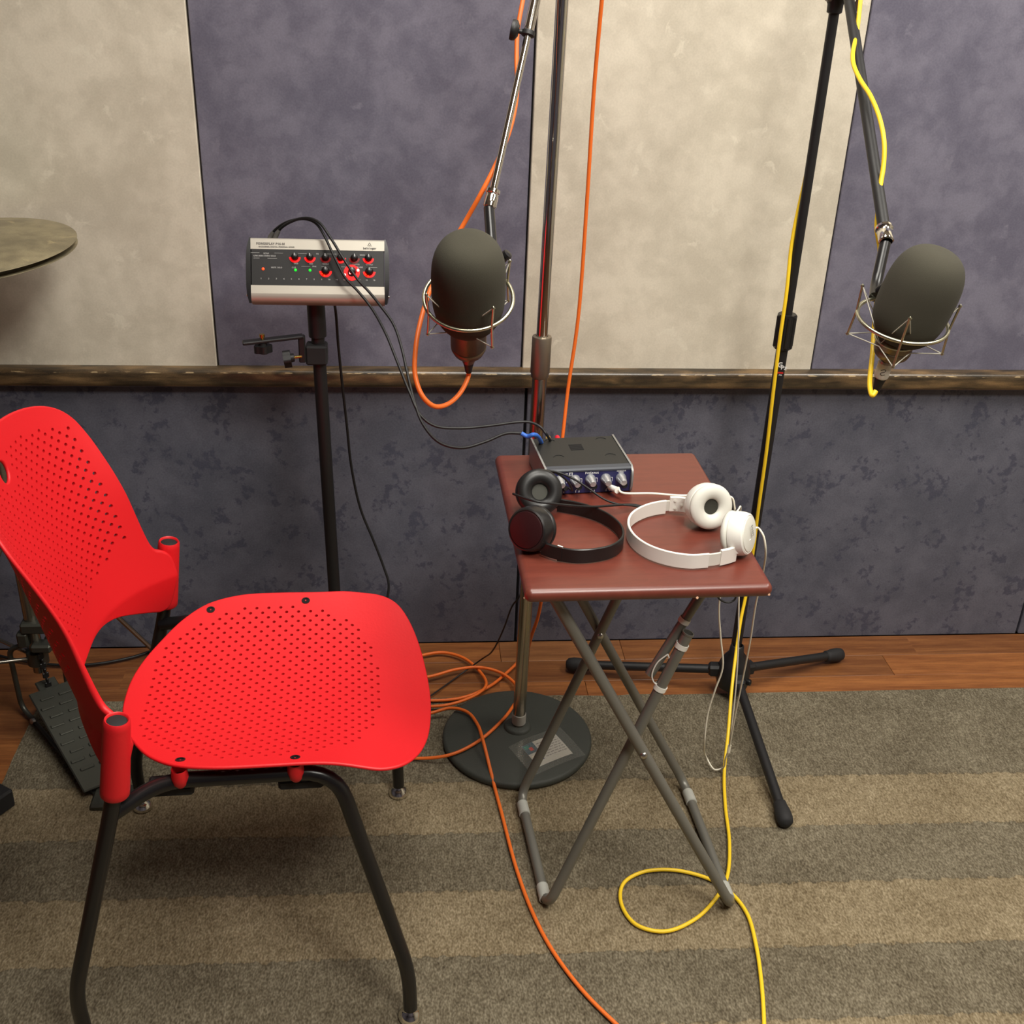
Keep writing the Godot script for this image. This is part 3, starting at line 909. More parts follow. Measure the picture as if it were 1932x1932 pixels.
		for x in [-0.246, 0.226]:
			var gl := MB.new()
			gl.xf = Transform3D(Basis.IDENTITY, Vector3(x, 0, sz * (0.252 if x < 0 else 0.250)))
			gl.lathe([Vector2(0, 0.0), Vector2(0.016, 0.0), Vector2(0.0185, 0.003), Vector2(0.0180, 0.008), Vector2(0.0125, 0.016), Vector2(0.008, 0.020), Vector2(0.008, 0.026), Vector2(0, 0.026)], 20, 0.6)
			part("glide", gl, M.chrome, t, false)
	for x in [-0.09, 0.085]:
		var cross := MB.new()
		cross.tube(smooth([Vector3(x, 0.436, -0.199), Vector3(x, 0.424, -0.16), Vector3(x, 0.416, 0.0), Vector3(x, 0.424, 0.16), Vector3(x, 0.436, 0.199)], 6), 0.008, 12)
		part("crossbar", cross, M.black, t, false)
		for sz in [-1.0, 1.0]:
			var bump := MB.new()
			bump.box(Vector3(x - 0.005, 0.419, sz * 0.182), Vector3(0.062, 0.018, 0.030), 0.004)
			part("stacking_bumper", bump, M.black_matte, t, false)

func bullnose(half: Vector2, corner: float, y0: float, y1: float) -> MB:
	# a board with rounded corners and a rounded edge all round
	var b := MB.new()
	var r := (y1 - y0) * 0.5
	var ringp := []
	for k in 4:
		var cx := (half.x - corner) * (1.0 if k == 0 or k == 3 else -1.0)
		var cz := (half.y - corner) * (1.0 if k < 2 else -1.0)
		for s in 7:
			var a := PI * 0.5 * (k + s / 6.0)
			ringp.append([Vector3(cx, 0, cz), Vector3(cos(a), 0, sin(a)), corner])
	var rows := []
	for q in ringp:
		var row := []
		for s in 9:
			var a := PI * 0.5 - PI * s / 8.0
			var d: Vector3 = q[1] * cos(a) + Vector3.UP * sin(a)
			var at: Vector3 = q[0] + q[1] * (corner - r * 0.9) + Vector3.UP * (y0 + r) + Vector3(d.x * r * 0.9, d.y * r, d.z * r * 0.9)
			row.append(b.p(at, d, Vector2(at.x, at.z)))
		rows.append(row)
	var m := rows.size()
	for k in m:
		for s in 8:
			b.quad(rows[k][s], rows[(k + 1) % m][s], rows[(k + 1) % m][s + 1], rows[k][s + 1])
	for top in [0, 8]:
		var nn := Vector3.UP if top == 0 else Vector3.DOWN
		var first := b.v.size()
		b.p(Vector3(0, y1 if top == 0 else y0, 0), nn, Vector2.ZERO)
		for k in m:
			var at := b.v[rows[k][top]]
			b.p(at, nn, Vector2(at.x, at.z))
		for k in m:
			b.tri(first, first + 1 + k, first + 1 + (k + 1) % m)
	return b

func folding_table() -> void:
	var at := Vector3(0.3275, 0, 0.644)
	var t := thing("folding_table", "small folding tray table with mahogany-red top and crossed grey legs", "table", at, 0.0)
	var top := bullnose(Vector2(0.1765, 0.2265), 0.010, 0.650, 0.672)
	# askew by a little over two degrees, as it stands
	for k in top.v.size():
		top.v[k] = Basis(Vector3.UP, 0.025) * top.v[k]
		top.n[k] = Basis(Vector3.UP, 0.025) * top.n[k]
		top.uv[k] = top.uv[k] * 2.2
	var wood := grain(1024, 1024, Color8(98, 45, 35), Color8(118, 57, 44), 61, 0.09, 0.5)
	part("tabletop", top, mat(Color.WHITE, 0.36, 0.0, {"albedo_texture": wood, "clearcoat_enabled": true, "clearcoat": 0.35, "clearcoat_roughness": 0.3}), t, false)
	# small chips in the edge
	for q in [Vector3(-0.140, 0.652, 0.2205), Vector3(0.072, 0.652, 0.2235), Vector3(0.176, 0.653, 0.2185), Vector3(-0.170, 0.653, 0.2195)]:
		var ch := MB.new()
		ch.xf = along(Vector3(0.1, 0.4, 1), q + Vector3(0, 0.003, 0.002))
		ch.lathe([Vector2(0, -0.001), Vector2(0.0022, 0.0), Vector2(0.0016, 0.0009), Vector2(0, 0.001)], 7)
		part("chip", ch, mat(Color8(205, 160, 130), 0.8), t, false)
	# inner frame A stands on the left bar and leans to the right, outer frame B the other way
	var r := 0.0088
	var a := MB.new()
	a.tube(rounded([Vector3(0.413, 0.553, 0.803), Vector3(0.227, 0.0105, 0.815), Vector3(0.206, 0.0105, 0.536), Vector3(0.426, 0.646, 0.535)], 0.034, 8), r, 14, false)
	part("leg_frame", a, M.grey_tube, t)
	var cap := MB.new()
	cap.xf = along(Vector3(0.413, 0.553, 0.803) - Vector3(0.227, 0.0105, 0.815), Vector3(0.413, 0.553, 0.803))
	cap.lathe([Vector2(0.0089, -0.004), Vector2(0.0095, -0.003), Vector2(0.0095, 0.0), Vector2(0.0076, 0.0), Vector2(0.0072, -0.010)], 18)
	cap.lathe([Vector2(0.0074, -0.012), Vector2(0.0, -0.012)], 18)
	part("tube_end", cap, M.grey_tube, t)
	var sp := MB.new()
	sp.tube([Vector3(0.447, 0.648, 0.786), Vector3(0.364, 0.470, 0.792)], 0.0078, 14)
	part("splint_tube", sp, M.grey_tube, t)
	for q in [[0.530, 0.0], [0.455, 0.0]]:
		var f: float = q[0]
		var c := Vector3(0.227, 0.0105, 0.815).lerp(Vector3(0.413, 0.553, 0.803), (f - 0.0105) / 0.5425)
		var band := MB.new()
		var ax := Vector3(0.186, 0.5425, -0.012).normalized()
		band.xf = along(ax, c)
		band.lathe([Vector2(0.0090, -0.004), Vector2(0.0102, -0.004), Vector2(0.0102, 0.004), Vector2(0.0090, 0.004)], 20)
		part("white_tie", band, M.white_matte, t)
	var tie := MB.new()
	tie.xf = along(Vector3(0.083, 0.178, -0.006), Vector3(0.4085, 0.5655, 0.7888))
	tie.lathe([Vector2(0.0079, -0.004), Vector2(0.0091, -0.004), Vector2(0.0091, 0.004), Vector2(0.0079, 0.004)], 20)
	part("white_tie", tie, M.white_matte, t)
	var string := MB.new()
	string.tube(smooth([Vector3(0.386, 0.513, 0.801), Vector3(0.371, 0.497, 0.801), Vector3(0.365, 0.474, 0.803), Vector3(0.372, 0.462, 0.806), Vector3(0.384, 0.475, 0.806), Vector3(0.390, 0.500, 0.804), Vector3(0.386, 0.513, 0.801)], 6), 0.0012, 6)
	part("string", string, M.white_matte, t)
	var b := MB.new()
	b.tube(rounded([Vector3(0.196, 0.648, 0.829), Vector3(0.5425, 0.0105, 0.832), Vector3(0.5275, 0.0105, 0.515), Vector3(0.185, 0.646, 0.518)], 0.034, 8), r, 14)
	part("leg_frame", b, M.grey_tube, t)
	for q in [Vector3(0.357, 0.351, 0.8395), Vector3(0.3325, 0.3745, 0.5435)]:
		var rv := MB.new()
		rv.xf = along(Vector3(0, 0, 1), q)
		rv.lathe([Vector2(0.006, -0.018), Vector2(0.006, 0.0), Vector2(0.0045, 0.0022), Vector2(0.0, 0.003)], 14, 0.3)
		part("rivet", rv, M.steel, t)
	# plastic shoes on the two floor bars
	for q in [[Vector3(0.2085, 0.0105, 0.575), Vector3(0.021, 0, 0.28)], [Vector3(0.2245, 0.0105, 0.782), Vector3(0.021, 0, 0.28)], [Vector3(0.5295, 0.0105, 0.556), Vector3(0.015, 0, 0.31)], [Vector3(0.5405, 0.0105, 0.794), Vector3(0.015, 0, 0.31)]]:
		var sh := MB.new()
		sh.xf = along(q[1], q[0])
		sh.lathe([Vector2(0.0086, -0.016), Vector2(0.0104, -0.015), Vector2(0.0106, 0.015), Vector2(0.0086, 0.016)], 18)
		part("foot_shoe", sh, M.pale_plastic, t)
	# cleats under the top that hold the frames
	for q in [Vector3(0.19, 0.646, 0.674), Vector3(0.436, 0.646, 0.672)]:
		var cl := MB.new()
		cl.tube([q + Vector3(0, 0, -0.16), q + Vector3(0, 0, 0.16)], 0.0088, 12)
		part("crossbar", cl, M.grey_tube, t)

func round_base_stand() -> void:
	var at := Vector3(0.2145, 0, 0.364)
	var t := thing("round_base_microphone_stand", "tall chrome microphone stand on a round black iron base", "stand", at)
	var base := MB.new()
	base.xf = Transform3D(Basis.IDENTITY, at)
	base.lathe([Vector2(0, 0.0), Vector2(0.142, 0.0), Vector2(0.149, 0.003), Vector2(0.1515, 0.008), Vector2(0.1515, 0.013), Vector2(0.149, 0.017), Vector2(0.145, 0.0185), Vector2(0.10, 0.0275), Vector2(0.05, 0.0345), Vector2(0.028, 0.0375), Vector2(0.0265, 0.042), Vector2(0.023, 0.0445), Vector2(0.0, 0.045)], 64, 0.6)
	part("base", base, M.iron, t)
	var low := Vector3(0.2165, 0.040, 0.363)
	var lean := Vector3(0.0094, 1.0, 0.0).normalized()
	var pole := MB.new()
	pole.tube([low, low + lean * 0.80], 0.0128, 24)
	part("lower_tube", pole, M.worn_chrome, t)
	var tape := MB.new()
	tape.xf = along(lean, low + lean * 0.018)
	tape.lathe([Vector2(0.0130, -0.010), Vector2(0.0139, -0.0095), Vector2(0.0141, 0.0), Vector2(0.0139, 0.0125), Vector2(0.0130, 0.013)], 24)
	part("tape_wrap", tape, mat(Color8(176, 172, 164), 0.5, 0.1), t)
	var cl := MB.new()
	cl.xf = along(lean, low + lean * 0.765)
	cl.lathe([Vector2(0.0130, -0.016), Vector2(0.0152, -0.014), Vector2(0.0156, -0.008), Vector2(0.0168, -0.006), Vector2(0.0168, 0.056), Vector2(0.0160, 0.0585), Vector2(0.0105, 0.0595)], 28, 0.6)
	part("clutch", cl, mat(Color8(150, 138, 122), 0.42, 0.85), t)
	var up := MB.new()
	up.tube([low + lean * 0.80, low + lean * 1.57], 0.0098, 24)
	part("upper_tube", up, M.chrome, t)
	# the boom: a clamp at the top, an outer tube, a thinner inner tube down to the microphone
	var head := low + lean * 1.565
	var end := Vector3(0.1176, 1.1493, 0.5879)
	var dir := (end - head).normalized()
	var off := Vector3(0.0, 0.0, 0.024)
	var clamp_ := MB.new()
	clamp_.box(head + Vector3(0, 0, 0.010), Vector3(0.034, 0.04, 0.046), 0.006)
	part("boom_clamp", clamp_, M.black, t)
	var from := head + off * 0.6
	dir = (end - from).normalized()
	var total := from.distance_to(end)
	var o1 := MB.new()
	o1.tube([from - dir * 0.26, from + dir * (total * 0.565)], 0.0072, 18)
	part("boom_tube", o1, M.chrome, t)
	var cw := MB.new()
	cw.xf = along(dir, from - dir * 0.31)
	cw.lathe([Vector2(0, 0), Vector2(0.022, 0.002), Vector2(0.024, 0.01), Vector2(0.024, 0.065), Vector2(0.02, 0.075), Vector2(0, 0.077)], 24)
	part("counterweight", cw, M.iron, t)
	var j := from + dir * (total * 0.565)
	var col := MB.new()
	col.xf = along(dir, j)
	col.lathe([Vector2(0.0070, -0.004), Vector2(0.0094, -0.003), Vector2(0.0094, 0.003), Vector2(0.0050, 0.005)], 20)
	part("collar", col, M.black, t)
	var kn := MB.new()
	var side := Vector3(-0.92, 0.18, -0.1).normalized()
	kn.tube([j, j + side * 0.020], 0.0032, 10)
	kn.xf = along(side, j + side * 0.013)
	kn.lathe([Vector2(0, 0), Vector2(0.007, 0.0), Vector2(0.0135, 0.004), Vector2(0.0142, 0.008), Vector2(0.0135, 0.0115), Vector2(0, 0.0125)], 14, 0.5)
	part("knob", kn, M.black, t)
	var inner := MB.new()
	inner.tube([j, end], 0.0050, 16)
	part("boom_rod", inner, M.chrome, t)
	# end fitting and the black swivel of the mount
	var nut := MB.new()
	nut.xf = along(dir, end)
	nut.lathe([Vector2(0.0048, -0.004), Vector2(0.0098, -0.003), Vector2(0.0102, 0.0015), Vector2(0.0085, 0.003), Vector2(0.0085, 0.0055), Vector2(0.0092, 0.0065), Vector2(0.0092, 0.021), Vector2(0.0075, 0.0225)], 24)
	part("thread_collar", nut, M.chrome, t)

func tripod_stand() -> void:
	var at := Vector3(0.694, -0.003, 0.222)
	var t := thing("tripod_boom_stand", "black tripod microphone stand with boom arm and rubber feet", "stand", at)
	var foot := Vector3(0.6955, 0.055, 0.213)
	var top := Vector3(0.699, 1.385, 0.210)
	var dir := (top - foot).normalized()
	var low := MB.new()
	low.tube([foot, foot + dir * 0.745], 0.0112, 18)
	part("lower_tube", low, M.black, t)
	var up := MB.new()
	up.tube([foot + dir * 0.74, top], 0.0086, 18)
	part("upper_tube", up, M.black, t)
	var cl := MB.new()
	cl.xf = along(dir, foot + dir * 0.738)
	var poly := PackedVector2Array()
	for k in 8:
		var a := TAU * (k + 0.5) / 8.0
		poly.append(Vector2(cos(a), sin(a)) * 0.0172)
	var g := MB.new()
	g.xf = Transform3D(cl.xf.basis * Basis(Vector3.RIGHT, -PI * 0.5), cl.xf.origin)
	g.prism(poly, 0.0, 0.066, 0.95)
	for k in 8:
		var a := TAU * k / 8.0
		g.tube([Vector3(cos(a) * 0.0160, sin(a) * 0.0160, 0.004), Vector3(cos(a) * 0.0160, sin(a) * 0.0160, 0.062)], 0.0034, 8)
	part("clutch_grip", g, mat(Color8(30, 30, 30), 0.33), t)
	# maker's mark printed on the tube
	var lt := Transform3D(Basis(Vector3.UP, -0.12), Vector3.ZERO)
	var face := foot + dir * 0.708
	var cam_side := Vector3(-0.20, 0.0, 0.98).normalized()
	lt.basis = Basis(Vector3.UP.cross(cam_side).normalized(), Vector3.UP, cam_side)
	lt.origin = face + cam_side * 0.0112 - at + lt.basis.x * 0.0025
	var w1 := words("G", 0.0105, Transform3D(lt.basis, lt.origin + lt.basis.x * -0.003), M.print, t)
	w1.name = "lettering"
	words("Pz", 0.0082, Transform3D(lt.basis * Basis(Vector3.BACK, -0.12), lt.origin + lt.basis.x * 0.0045 + Vector3(0, -0.0052, 0)), M.print, t)
	var bar := MB.new()
	bar.xf = Transform3D(lt.basis, lt.origin + Vector3(0, -0.0155, 0))
	bar.box(Vector3(-0.001, 0, 0.0001), Vector3(0.0115, 0.0030, 0.0006))
	part("red_mark", bar, mat(Color8(190, 34, 30), 0.5), t, false)
	words("PRO", 0.0022, Transform3D(lt.basis, lt.origin + Vector3(0, -0.0200, 0)), M.print, t)
	# tripod hub and legs
	var hub := MB.new()
	hub.xf = along(dir, Vector3(0.6945, 0.018, 0.2235))
	hub.lathe([Vector2(0, 0.0), Vector2(0.018, 0.0), Vector2(0.033, 0.012), Vector2(0.038, 0.030), Vector2(0.037, 0.052), Vector2(0.029, 0.078), Vector2(0.0165, 0.094), Vector2(0.0145, 0.112), Vector2(0.0112, 0.114)], 9, 0.6)
	part("hub", hub, mat(Color8(25, 24, 25), 0.4), t)
	for q in [Vector3(0.356, 0.0165, 0.1205), Vector3(0.980, 0.0165, 0.100), Vector3(0.6935, 0.0165, 0.632)]:
		var c := Vector3(0.6945, 0.068, 0.2235)
		var d: Vector3 = (q - c).normalized()
		var l := MB.new()
		l.tube([c + d * 0.018, q - d * 0.02], 0.0098, 16)
		var leg := part("leg", l, M.black, t)
		var yoke := MB.new()
		var bx := along(d, c + d * 0.034)
		yoke.xf = bx
		yoke.box(Vector3.ZERO, Vector3(0.026, 0.040, 0.028), 0.005)
		part("leg_yoke", yoke, M.black, t)
		var rub := MB.new()
		rub.xf = along(d, q - d * 0.040)
		rub.lathe([Vector2(0.0098, -0.002), Vector2(0.0128, 0.0), Vector2(0.0132, 0.010), Vector2(0.0150, 0.018), Vector2(0.0158, 0.034), Vector2(0.0140, 0.045), Vector2(0.009, 0.050), Vector2(0, 0.052)], 20, 0.4)
		part("rubber_foot", rub, M.black_matte, leg)
	var bolt := MB.new()
	bolt.xf = along(Vector3(0.75, 0.1, 0.65), Vector3(0.7185, 0.052, 0.2455))
	bolt.lathe([Vector2(0, 0), Vector2(0.006, 0), Vector2(0.0075, 0.004), Vector2(0.0065, 0.010), Vector2(0, 0.012)], 12)
	part("bolt", bolt, M.black_gloss, t)
	# boom head and arm
	var head := MB.new()
	head.xf = along(dir, top)
	head.lathe([Vector2(0.0090, -0.016), Vector2(0.0125, -0.014), Vector2(0.0130, -0.002), Vector2(0.0150, 0.002), Vector2(0.0150, 0.030), Vector2(0.013, 0.060), Vector2(0, 0.064)], 20, 0.6)
	head.xf = Transform3D.IDENTITY
	head.box(top + Vector3(0.004, 0.032, 0.020), Vector3(0.030, 0.050, 0.046), 0.006)
	part("boom_head", head, M.black, t)
	var tag_ := MB.new()
	tag_.xf = Transform3D(Basis(Vector3.BACK, 0.06), top + Vector3(-0.019, 0.034, 0.012))
	tag_.box(Vector3.ZERO, Vector3(0.010, 0.062, 0.020), 0.003)
	part("clamp_lever", tag_, mat(Color8(112, 106, 98), 0.4, 0.3), t)
	var a := Vector3(0.6951, 1.3938, 0.2807)
	var e := Vector3(0.6567, 1.1268, 0.6654)
	var bd := (e - a).normalized()
	var arm := MB.new()
	arm.tube([a - bd * 0.20, e], 0.0083, 18)
	part("boom_arm", arm, M.black, t)
	var tb := MB.new()
	tb.tube([a + Vector3(0.012, 0.005, 0.0), a + Vector3(0.030, 0.06, -0.006)], 0.0036, 10)
	tb.xf = along(Vector3(0.3, 0.9, 0), a + Vector3(0.0105, -0.012, 0.004))
	tb.lathe([Vector2(0, -0.006), Vector2(0.0045, -0.004), Vector2(0.0045, 0.016), Vector2(0, 0.018)], 12)
	part("tee_bolt", tb, mat(Color8(92, 70, 56), 0.35, 0.6), t)
	var nut := MB.new()
	nut.xf = along(bd, e)
	nut.lathe([Vector2(0.0084, -0.002), Vector2(0.0118, -0.001), Vector2(0.0122, 0.003), Vector2(0.0100, 0.0055), Vector2(0.0098, 0.0075), Vector2(0.0104, 0.0085), Vector2(0.0104, 0.024), Vector2(0.0085, 0.0255)], 24)
	part("thread_collar", nut, M.chrome, t)

func cradle(called: String, label: String, c: Vector3, axis: Vector3, spin: float, rad: float, arm_from: Vector3, arm_side: Vector3) -> void:
	# an elastic suspension: outer ring, four posts through it, cords zigzagging to an inner ring, a swivel arm
	axis = axis.normalized()
	var t := thing(called, label, "shock mount", c, 0.0, "wire shock mounts round the microphones")
	var f := along(axis, c, Vector3.RIGHT)
	var rg := MB.new()
	rg.ring(c, axis, rad, 0.0026, 64, 10)
	part("outer_ring", rg, M.nickel, t)
	var inner := MB.new()
	inner.ring(c - axis * 0.030, axis, 0.0270, 0.0016, 40, 8)
	part("inner_ring", inner, M.nickel, t)
	var ups := []
	var downs := []
	for k in 4:
		var a := spin + TAU * k / 4.0
		var d := f.basis.x * cos(a) + f.basis.z * sin(a)
		var up := c + d * (rad + 0.0035) + axis * 0.036
		var dn := c + d * (rad + 0.0035) - axis * 0.036
		ups.append(up)
		downs.append(dn)
		var ps := MB.new()
		ps.tube([up, c + d * (rad + 0.0010), dn], 0.0016, 8)
		ps.xf = Transform3D(Basis.IDENTITY, up)
		ps.lathe([Vector2(0, -0.003), Vector2(0.003, 0), Vector2(0, 0.003)], 8, -1.0)
		ps.xf = Transform3D(Basis.IDENTITY, dn)
		ps.lathe([Vector2(0, -0.003), Vector2(0.003, 0), Vector2(0, 0.003)], 8, -1.0)
		part("post", ps, M.nickel, t)
	for k in 4:
		var a := spin + TAU * (k + 0.5) / 4.0
		var d := f.basis.x * cos(a) + f.basis.z * sin(a)
		var hook := c + d * 0.0285 - axis * 0.030
		var cord := MB.new()
		cord.tube([ups[k], hook, ups[(k + 1) % 4]], 0.0008, 6)
		cord.tube([downs[k], hook - axis * 0.004, downs[(k + 1) % 4]], 0.0008, 6)
		part("elastic_cord", cord, mat(Color8(196, 192, 178), 0.6), t)
	# swivel from the stand's thread to the back of the ring
	var sw := MB.new()
	var hook2 := c + arm_side * rad
	var mid_ := arm_from.lerp(hook2, 0.62) + Vector3(0, -0.012, -0.004)
	sw.tube(rounded([arm_from, mid_, hook2], 0.02), 0.0076, 14)
	part("swivel_arm", sw, M.black_gloss, t)
	var kn := MB.new()
	kn.xf = along(Vector3(0.6, 0.7, 0.3), hook2 + Vector3(0.006, 0.010, 0.0))
	kn.lathe([Vector2(0, -0.006), Vector2(0.006, -0.004), Vector2(0.007, 0.0), Vector2(0.0055, 0.010), Vector2(0.0075, 0.013), Vector2(0.0065, 0.017), Vector2(0, 0.018)], 14)
	part("swivel_knob", kn, M.black_gloss, t)

func foam_shape(r: float, l: float, e: float) -> Array:
	# a foam windscreen's profile: an egg-like oval, fuller with a larger e
	var out := []
	for k in 33:
		var a := PI * (k / 32.0 - 0.5)
		var t := sin(a)
		out.append(Vector2(r * pow(maxf(0.0, 1.0 - pow(absf(t), e)), 1.0 / e), l * 0.5 * (1.0 + t)))
	return out

func microphone_one() -> void:
	var c := Vector3(0.0782, 1.0435, 0.7411)
	var axis := Vector3(-0.039, 0.882, 0.470).normalized()
	cradle("shock_mount", "wire shock mount hanging from the chrome boom, orange cable looped below", c, axis, 1.08, 0.0588, Vector3(0.1120, 1.129, 0.598), Vector3(0.62, 0.50, -0.60).normalized())
	var t := thing("microphone", "studio microphone under grey foam windscreen, fed by the orange cable", "microphone", c, 0.0, "large microphones in foam windscreens")
	var f := along(axis, c)
	var fo := MB.new()
	fo.xf = Transform3D(f.basis, c - axis * 0.056)
	fo.lathe(foam_shape(0.0487, 0.155, 3.0), 48, 0.2)
	part("foam_windscreen", fo, M.foam, t)
	var b := MB.new()
	b.xf = Transform3D(f.basis, c - axis * 0.114)
	b.lathe([Vector2(0, 0.0), Vector2(0.0095, 0.0), Vector2(0.0100, 0.004), Vector2(0.0165, 0.008), Vector2(0.0215, 0.012), Vector2(0.0245, 0.020), Vector2(0.0248, 0.024), Vector2(0.0240, 0.025), Vector2(0.0248, 0.026), Vector2(0.0248, 0.10), Vector2(0, 0.10)], 32, 0.6)
	part("body", b, M.mic_body, t)

func microphone_two() -> void:
	var c := Vector3(0.6471, 1.0383, 0.8012)
	var axis := Vector3(0.030, 0.9757, 0.2179).normalized()
	cradle("shock_mount", "wire shock mount on the black boom arm, yellow cable beside it", c, axis, 0.36, 0.0590, Vector3(0.6545, 1.1105, 0.684), Vector3(-0.35, 0.25, -0.9).normalized())
	var t := thing("microphone", "tilted studio microphone under grey foam windscreen with white-taped connector", "microphone", c, 0.0, "large microphones in foam windscreens")
	var f := along(axis, c)
	var lean := Vector3(0.165, 0.96, 0.20).normalized()
	var fo := MB.new()
	fo.xf = Transform3D(along(lean, c).basis, c - axis * 0.034 + Vector3(0.001, 0, 0))
	fo.lathe(foam_shape(0.0485, 0.136, 2.8), 48, 0.2)
	part("foam_windscreen", fo, M.foam, t)
	var dent := MB.new()
	dent.xf = along(Vector3(-0.1, 0.25, 0.95), c + Vector3(0.016, 0.028, 0.0530))
	dent.lathe([Vector2(0, -0.004), Vector2(0.002, 0.0), Vector2(0.0, 0.0006)], 8)
	part("foam_nick", dent, M.black_matte, t)
	var b := MB.new()
	b.xf = Transform3D(f.basis, c - axis * 0.062)
	b.lathe([Vector2(0, 0.0), Vector2(0.0100, 0.0), Vector2(0.0105, 0.003), Vector2(0.0185, 0.006), Vector2(0.0225, 0.010), Vector2(0.0248, 0.016), Vector2(0.0250, 0.020), Vector2(0.0240, 0.021), Vector2(0.0250, 0.022), Vector2(0.0250, 0.08), Vector2(0, 0.08)], 32, 0.6)
	part("body", b, M.mic_body, t)

func xlr(called: String, at: Vector3, axis: Vector3, shell_: Material, parent: Node3D) -> void:
	# a cable connector: metal shell, black tapering boot; the axis points at the microphone
	var s := MB.new()
	s.xf = along(axis, at)
	s.lathe([Vector2(0.0072, 0.0), Vector2(0.0088, 0.001), Vector2(0.0092, 0.026), Vector2(0.0086, 0.028), Vector2(0, 0.028)], 22)
	part(called, s, shell_, parent)
	var b := MB.new()
	b.xf = s.xf
	b.lathe([Vector2(0.0036, -0.022), Vector2(0.0048, -0.021), Vector2(0.0062, -0.010), Vector2(0.0080, -0.001), Vector2(0.0080, 0.001)], 20)
	part("boot", b, M.black, parent)

func mixer_stand() -> void:
	var at := Vector3(-0.148, -0.003, 0.215)
	var t := thing("mixer_stand", "black pole stand with side clamp holding the small mixer", "stand", at)
	var lo := Vector3(-0.148, 0.02, 0.212)
	var hi := Vector3(-0.165, 0.885, 0.218)
	var d := (hi - lo).normalized()
	var p := MB.new()
	p.tube([lo, lo + d * 0.80], 0.0120, 18)
	part("pole", p, M.black, t)
	var q := MB.new()
	q.tube([lo + d * 0.79, hi], 0.0105, 18)
	q.xf = along(d, hi - d * 0.075)
	q.lathe([Vector2(0.0105, 0.0), Vector2(0.0160, 0.001), Vector2(0.0160, 0.078), Vector2(0, 0.078)], 20)
	part("mount_sleeve", q, M.black, t)
	# three short feet behind the chair
	for k in 3:
		var a := TAU * k / 3.0 + 0.5
		var f := MB.new()
		var e := Vector3(at.x + cos(a) * 0.15, 0.010, at.z + 0.02 + sin(a) * 0.15)
		f.tube([Vector3(at.x, 0.085, 0.213), e], 0.008, 12)
		var leg := part("leg", f, M.black, t)
		var r := MB.new()
		r.xf = along(e - Vector3(at.x, 0.085, 0.213), e - (e - Vector3(at.x, 0.085, 0.213)).normalized() * 0.02)
		r.lathe([Vector2(0.008, -0.001), Vector2(0.0105, 0), Vector2(0.0105, 0.020), Vector2(0.007, 0.024), Vector2(0, 0.024)], 14)
		part("rubber_foot", r, M.black_matte, leg)
	var hub := MB.new()
	hub.xf = along(d, lo + d * 0.03)
	hub.lathe([Vector2(0.012, 0), Vector2(0.022, 0.004), Vector2(0.022, 0.06), Vector2(0.012, 0.07)], 18)
	part("hub", hub, M.black, t)
	# the side clamp with its empty bracket
	var cl := MB.new()
	cl.box(Vector3(-0.166, 0.780, 0.222), Vector3(0.038, 0.036, 0.034), 0.003)
	part("clamp_block", cl, M.black_matte, t)
	var br := MB.new()
	br.xf = Transform3D(Basis(Vector3.UP, 0.0), Vector3.ZERO)
	br.box(Vector3(-0.1905, 0.794, 0.238), Vector3(0.012, 0.050, 0.012), 0.002)
	br.xf = Transform3D(Basis(Vector3.BACK, 0.07) * Basis(Vector3.UP, 0.18), Vector3(-0.240, 0.8135, 0.246))
	br.box(Vector3.ZERO, Vector3(0.106, 0.0055, 0.018), 0.0015)
	part("bracket", br, M.black, t)
	for k in 2:
		var c: Vector3 = [Vector3(-0.258, 0.7985, 0.249), Vector3(-0.2165, 0.778, 0.245)][k]
		var ax: Vector3 = [Vector3(0, 1, 0), Vector3(0.85, 0.1, -0.1)][k]
		var kn := MB.new()
		kn.xf = along(ax, c)
		var star := PackedVector2Array()
		for s in 24:
			var a := TAU * s / 24.0
			star.append(Vector2(cos(a), sin(a)) * (0.0150 + 0.0018 * cos(a * 5.0)))
		kn.xf = Transform3D(kn.xf.basis * Basis(Vector3.RIGHT, -PI * 0.5), c)
		kn.prism(star, -0.007, 0.006, 0.3)
		kn.xf = along(ax, c)
		kn.lathe([Vector2(0.008, 0.005), Vector2(0.0075, 0.012), Vector2(0, 0.013)], 14)
		var knob := part("knob", kn, M.black, t)
		var st := MB.new()
		st.xf = along(ax, c)
		st.lathe([Vector2(0, 0.010), Vector2(0.0032, 0.010), Vector2(0.0032, 0.020), Vector2(0.0048, 0.0205), Vector2(0.0048, 0.0255), Vector2(0.0, 0.026)] if k == 0 else [Vector2(0, 0.008), Vector2(0.0026, 0.008), Vector2(0.0026, 0.026), Vector2(0, 0.026)], 14)
		part("brass_screw", st, mat(Color8(212, 180, 96), 0.25, 1.0), knob)

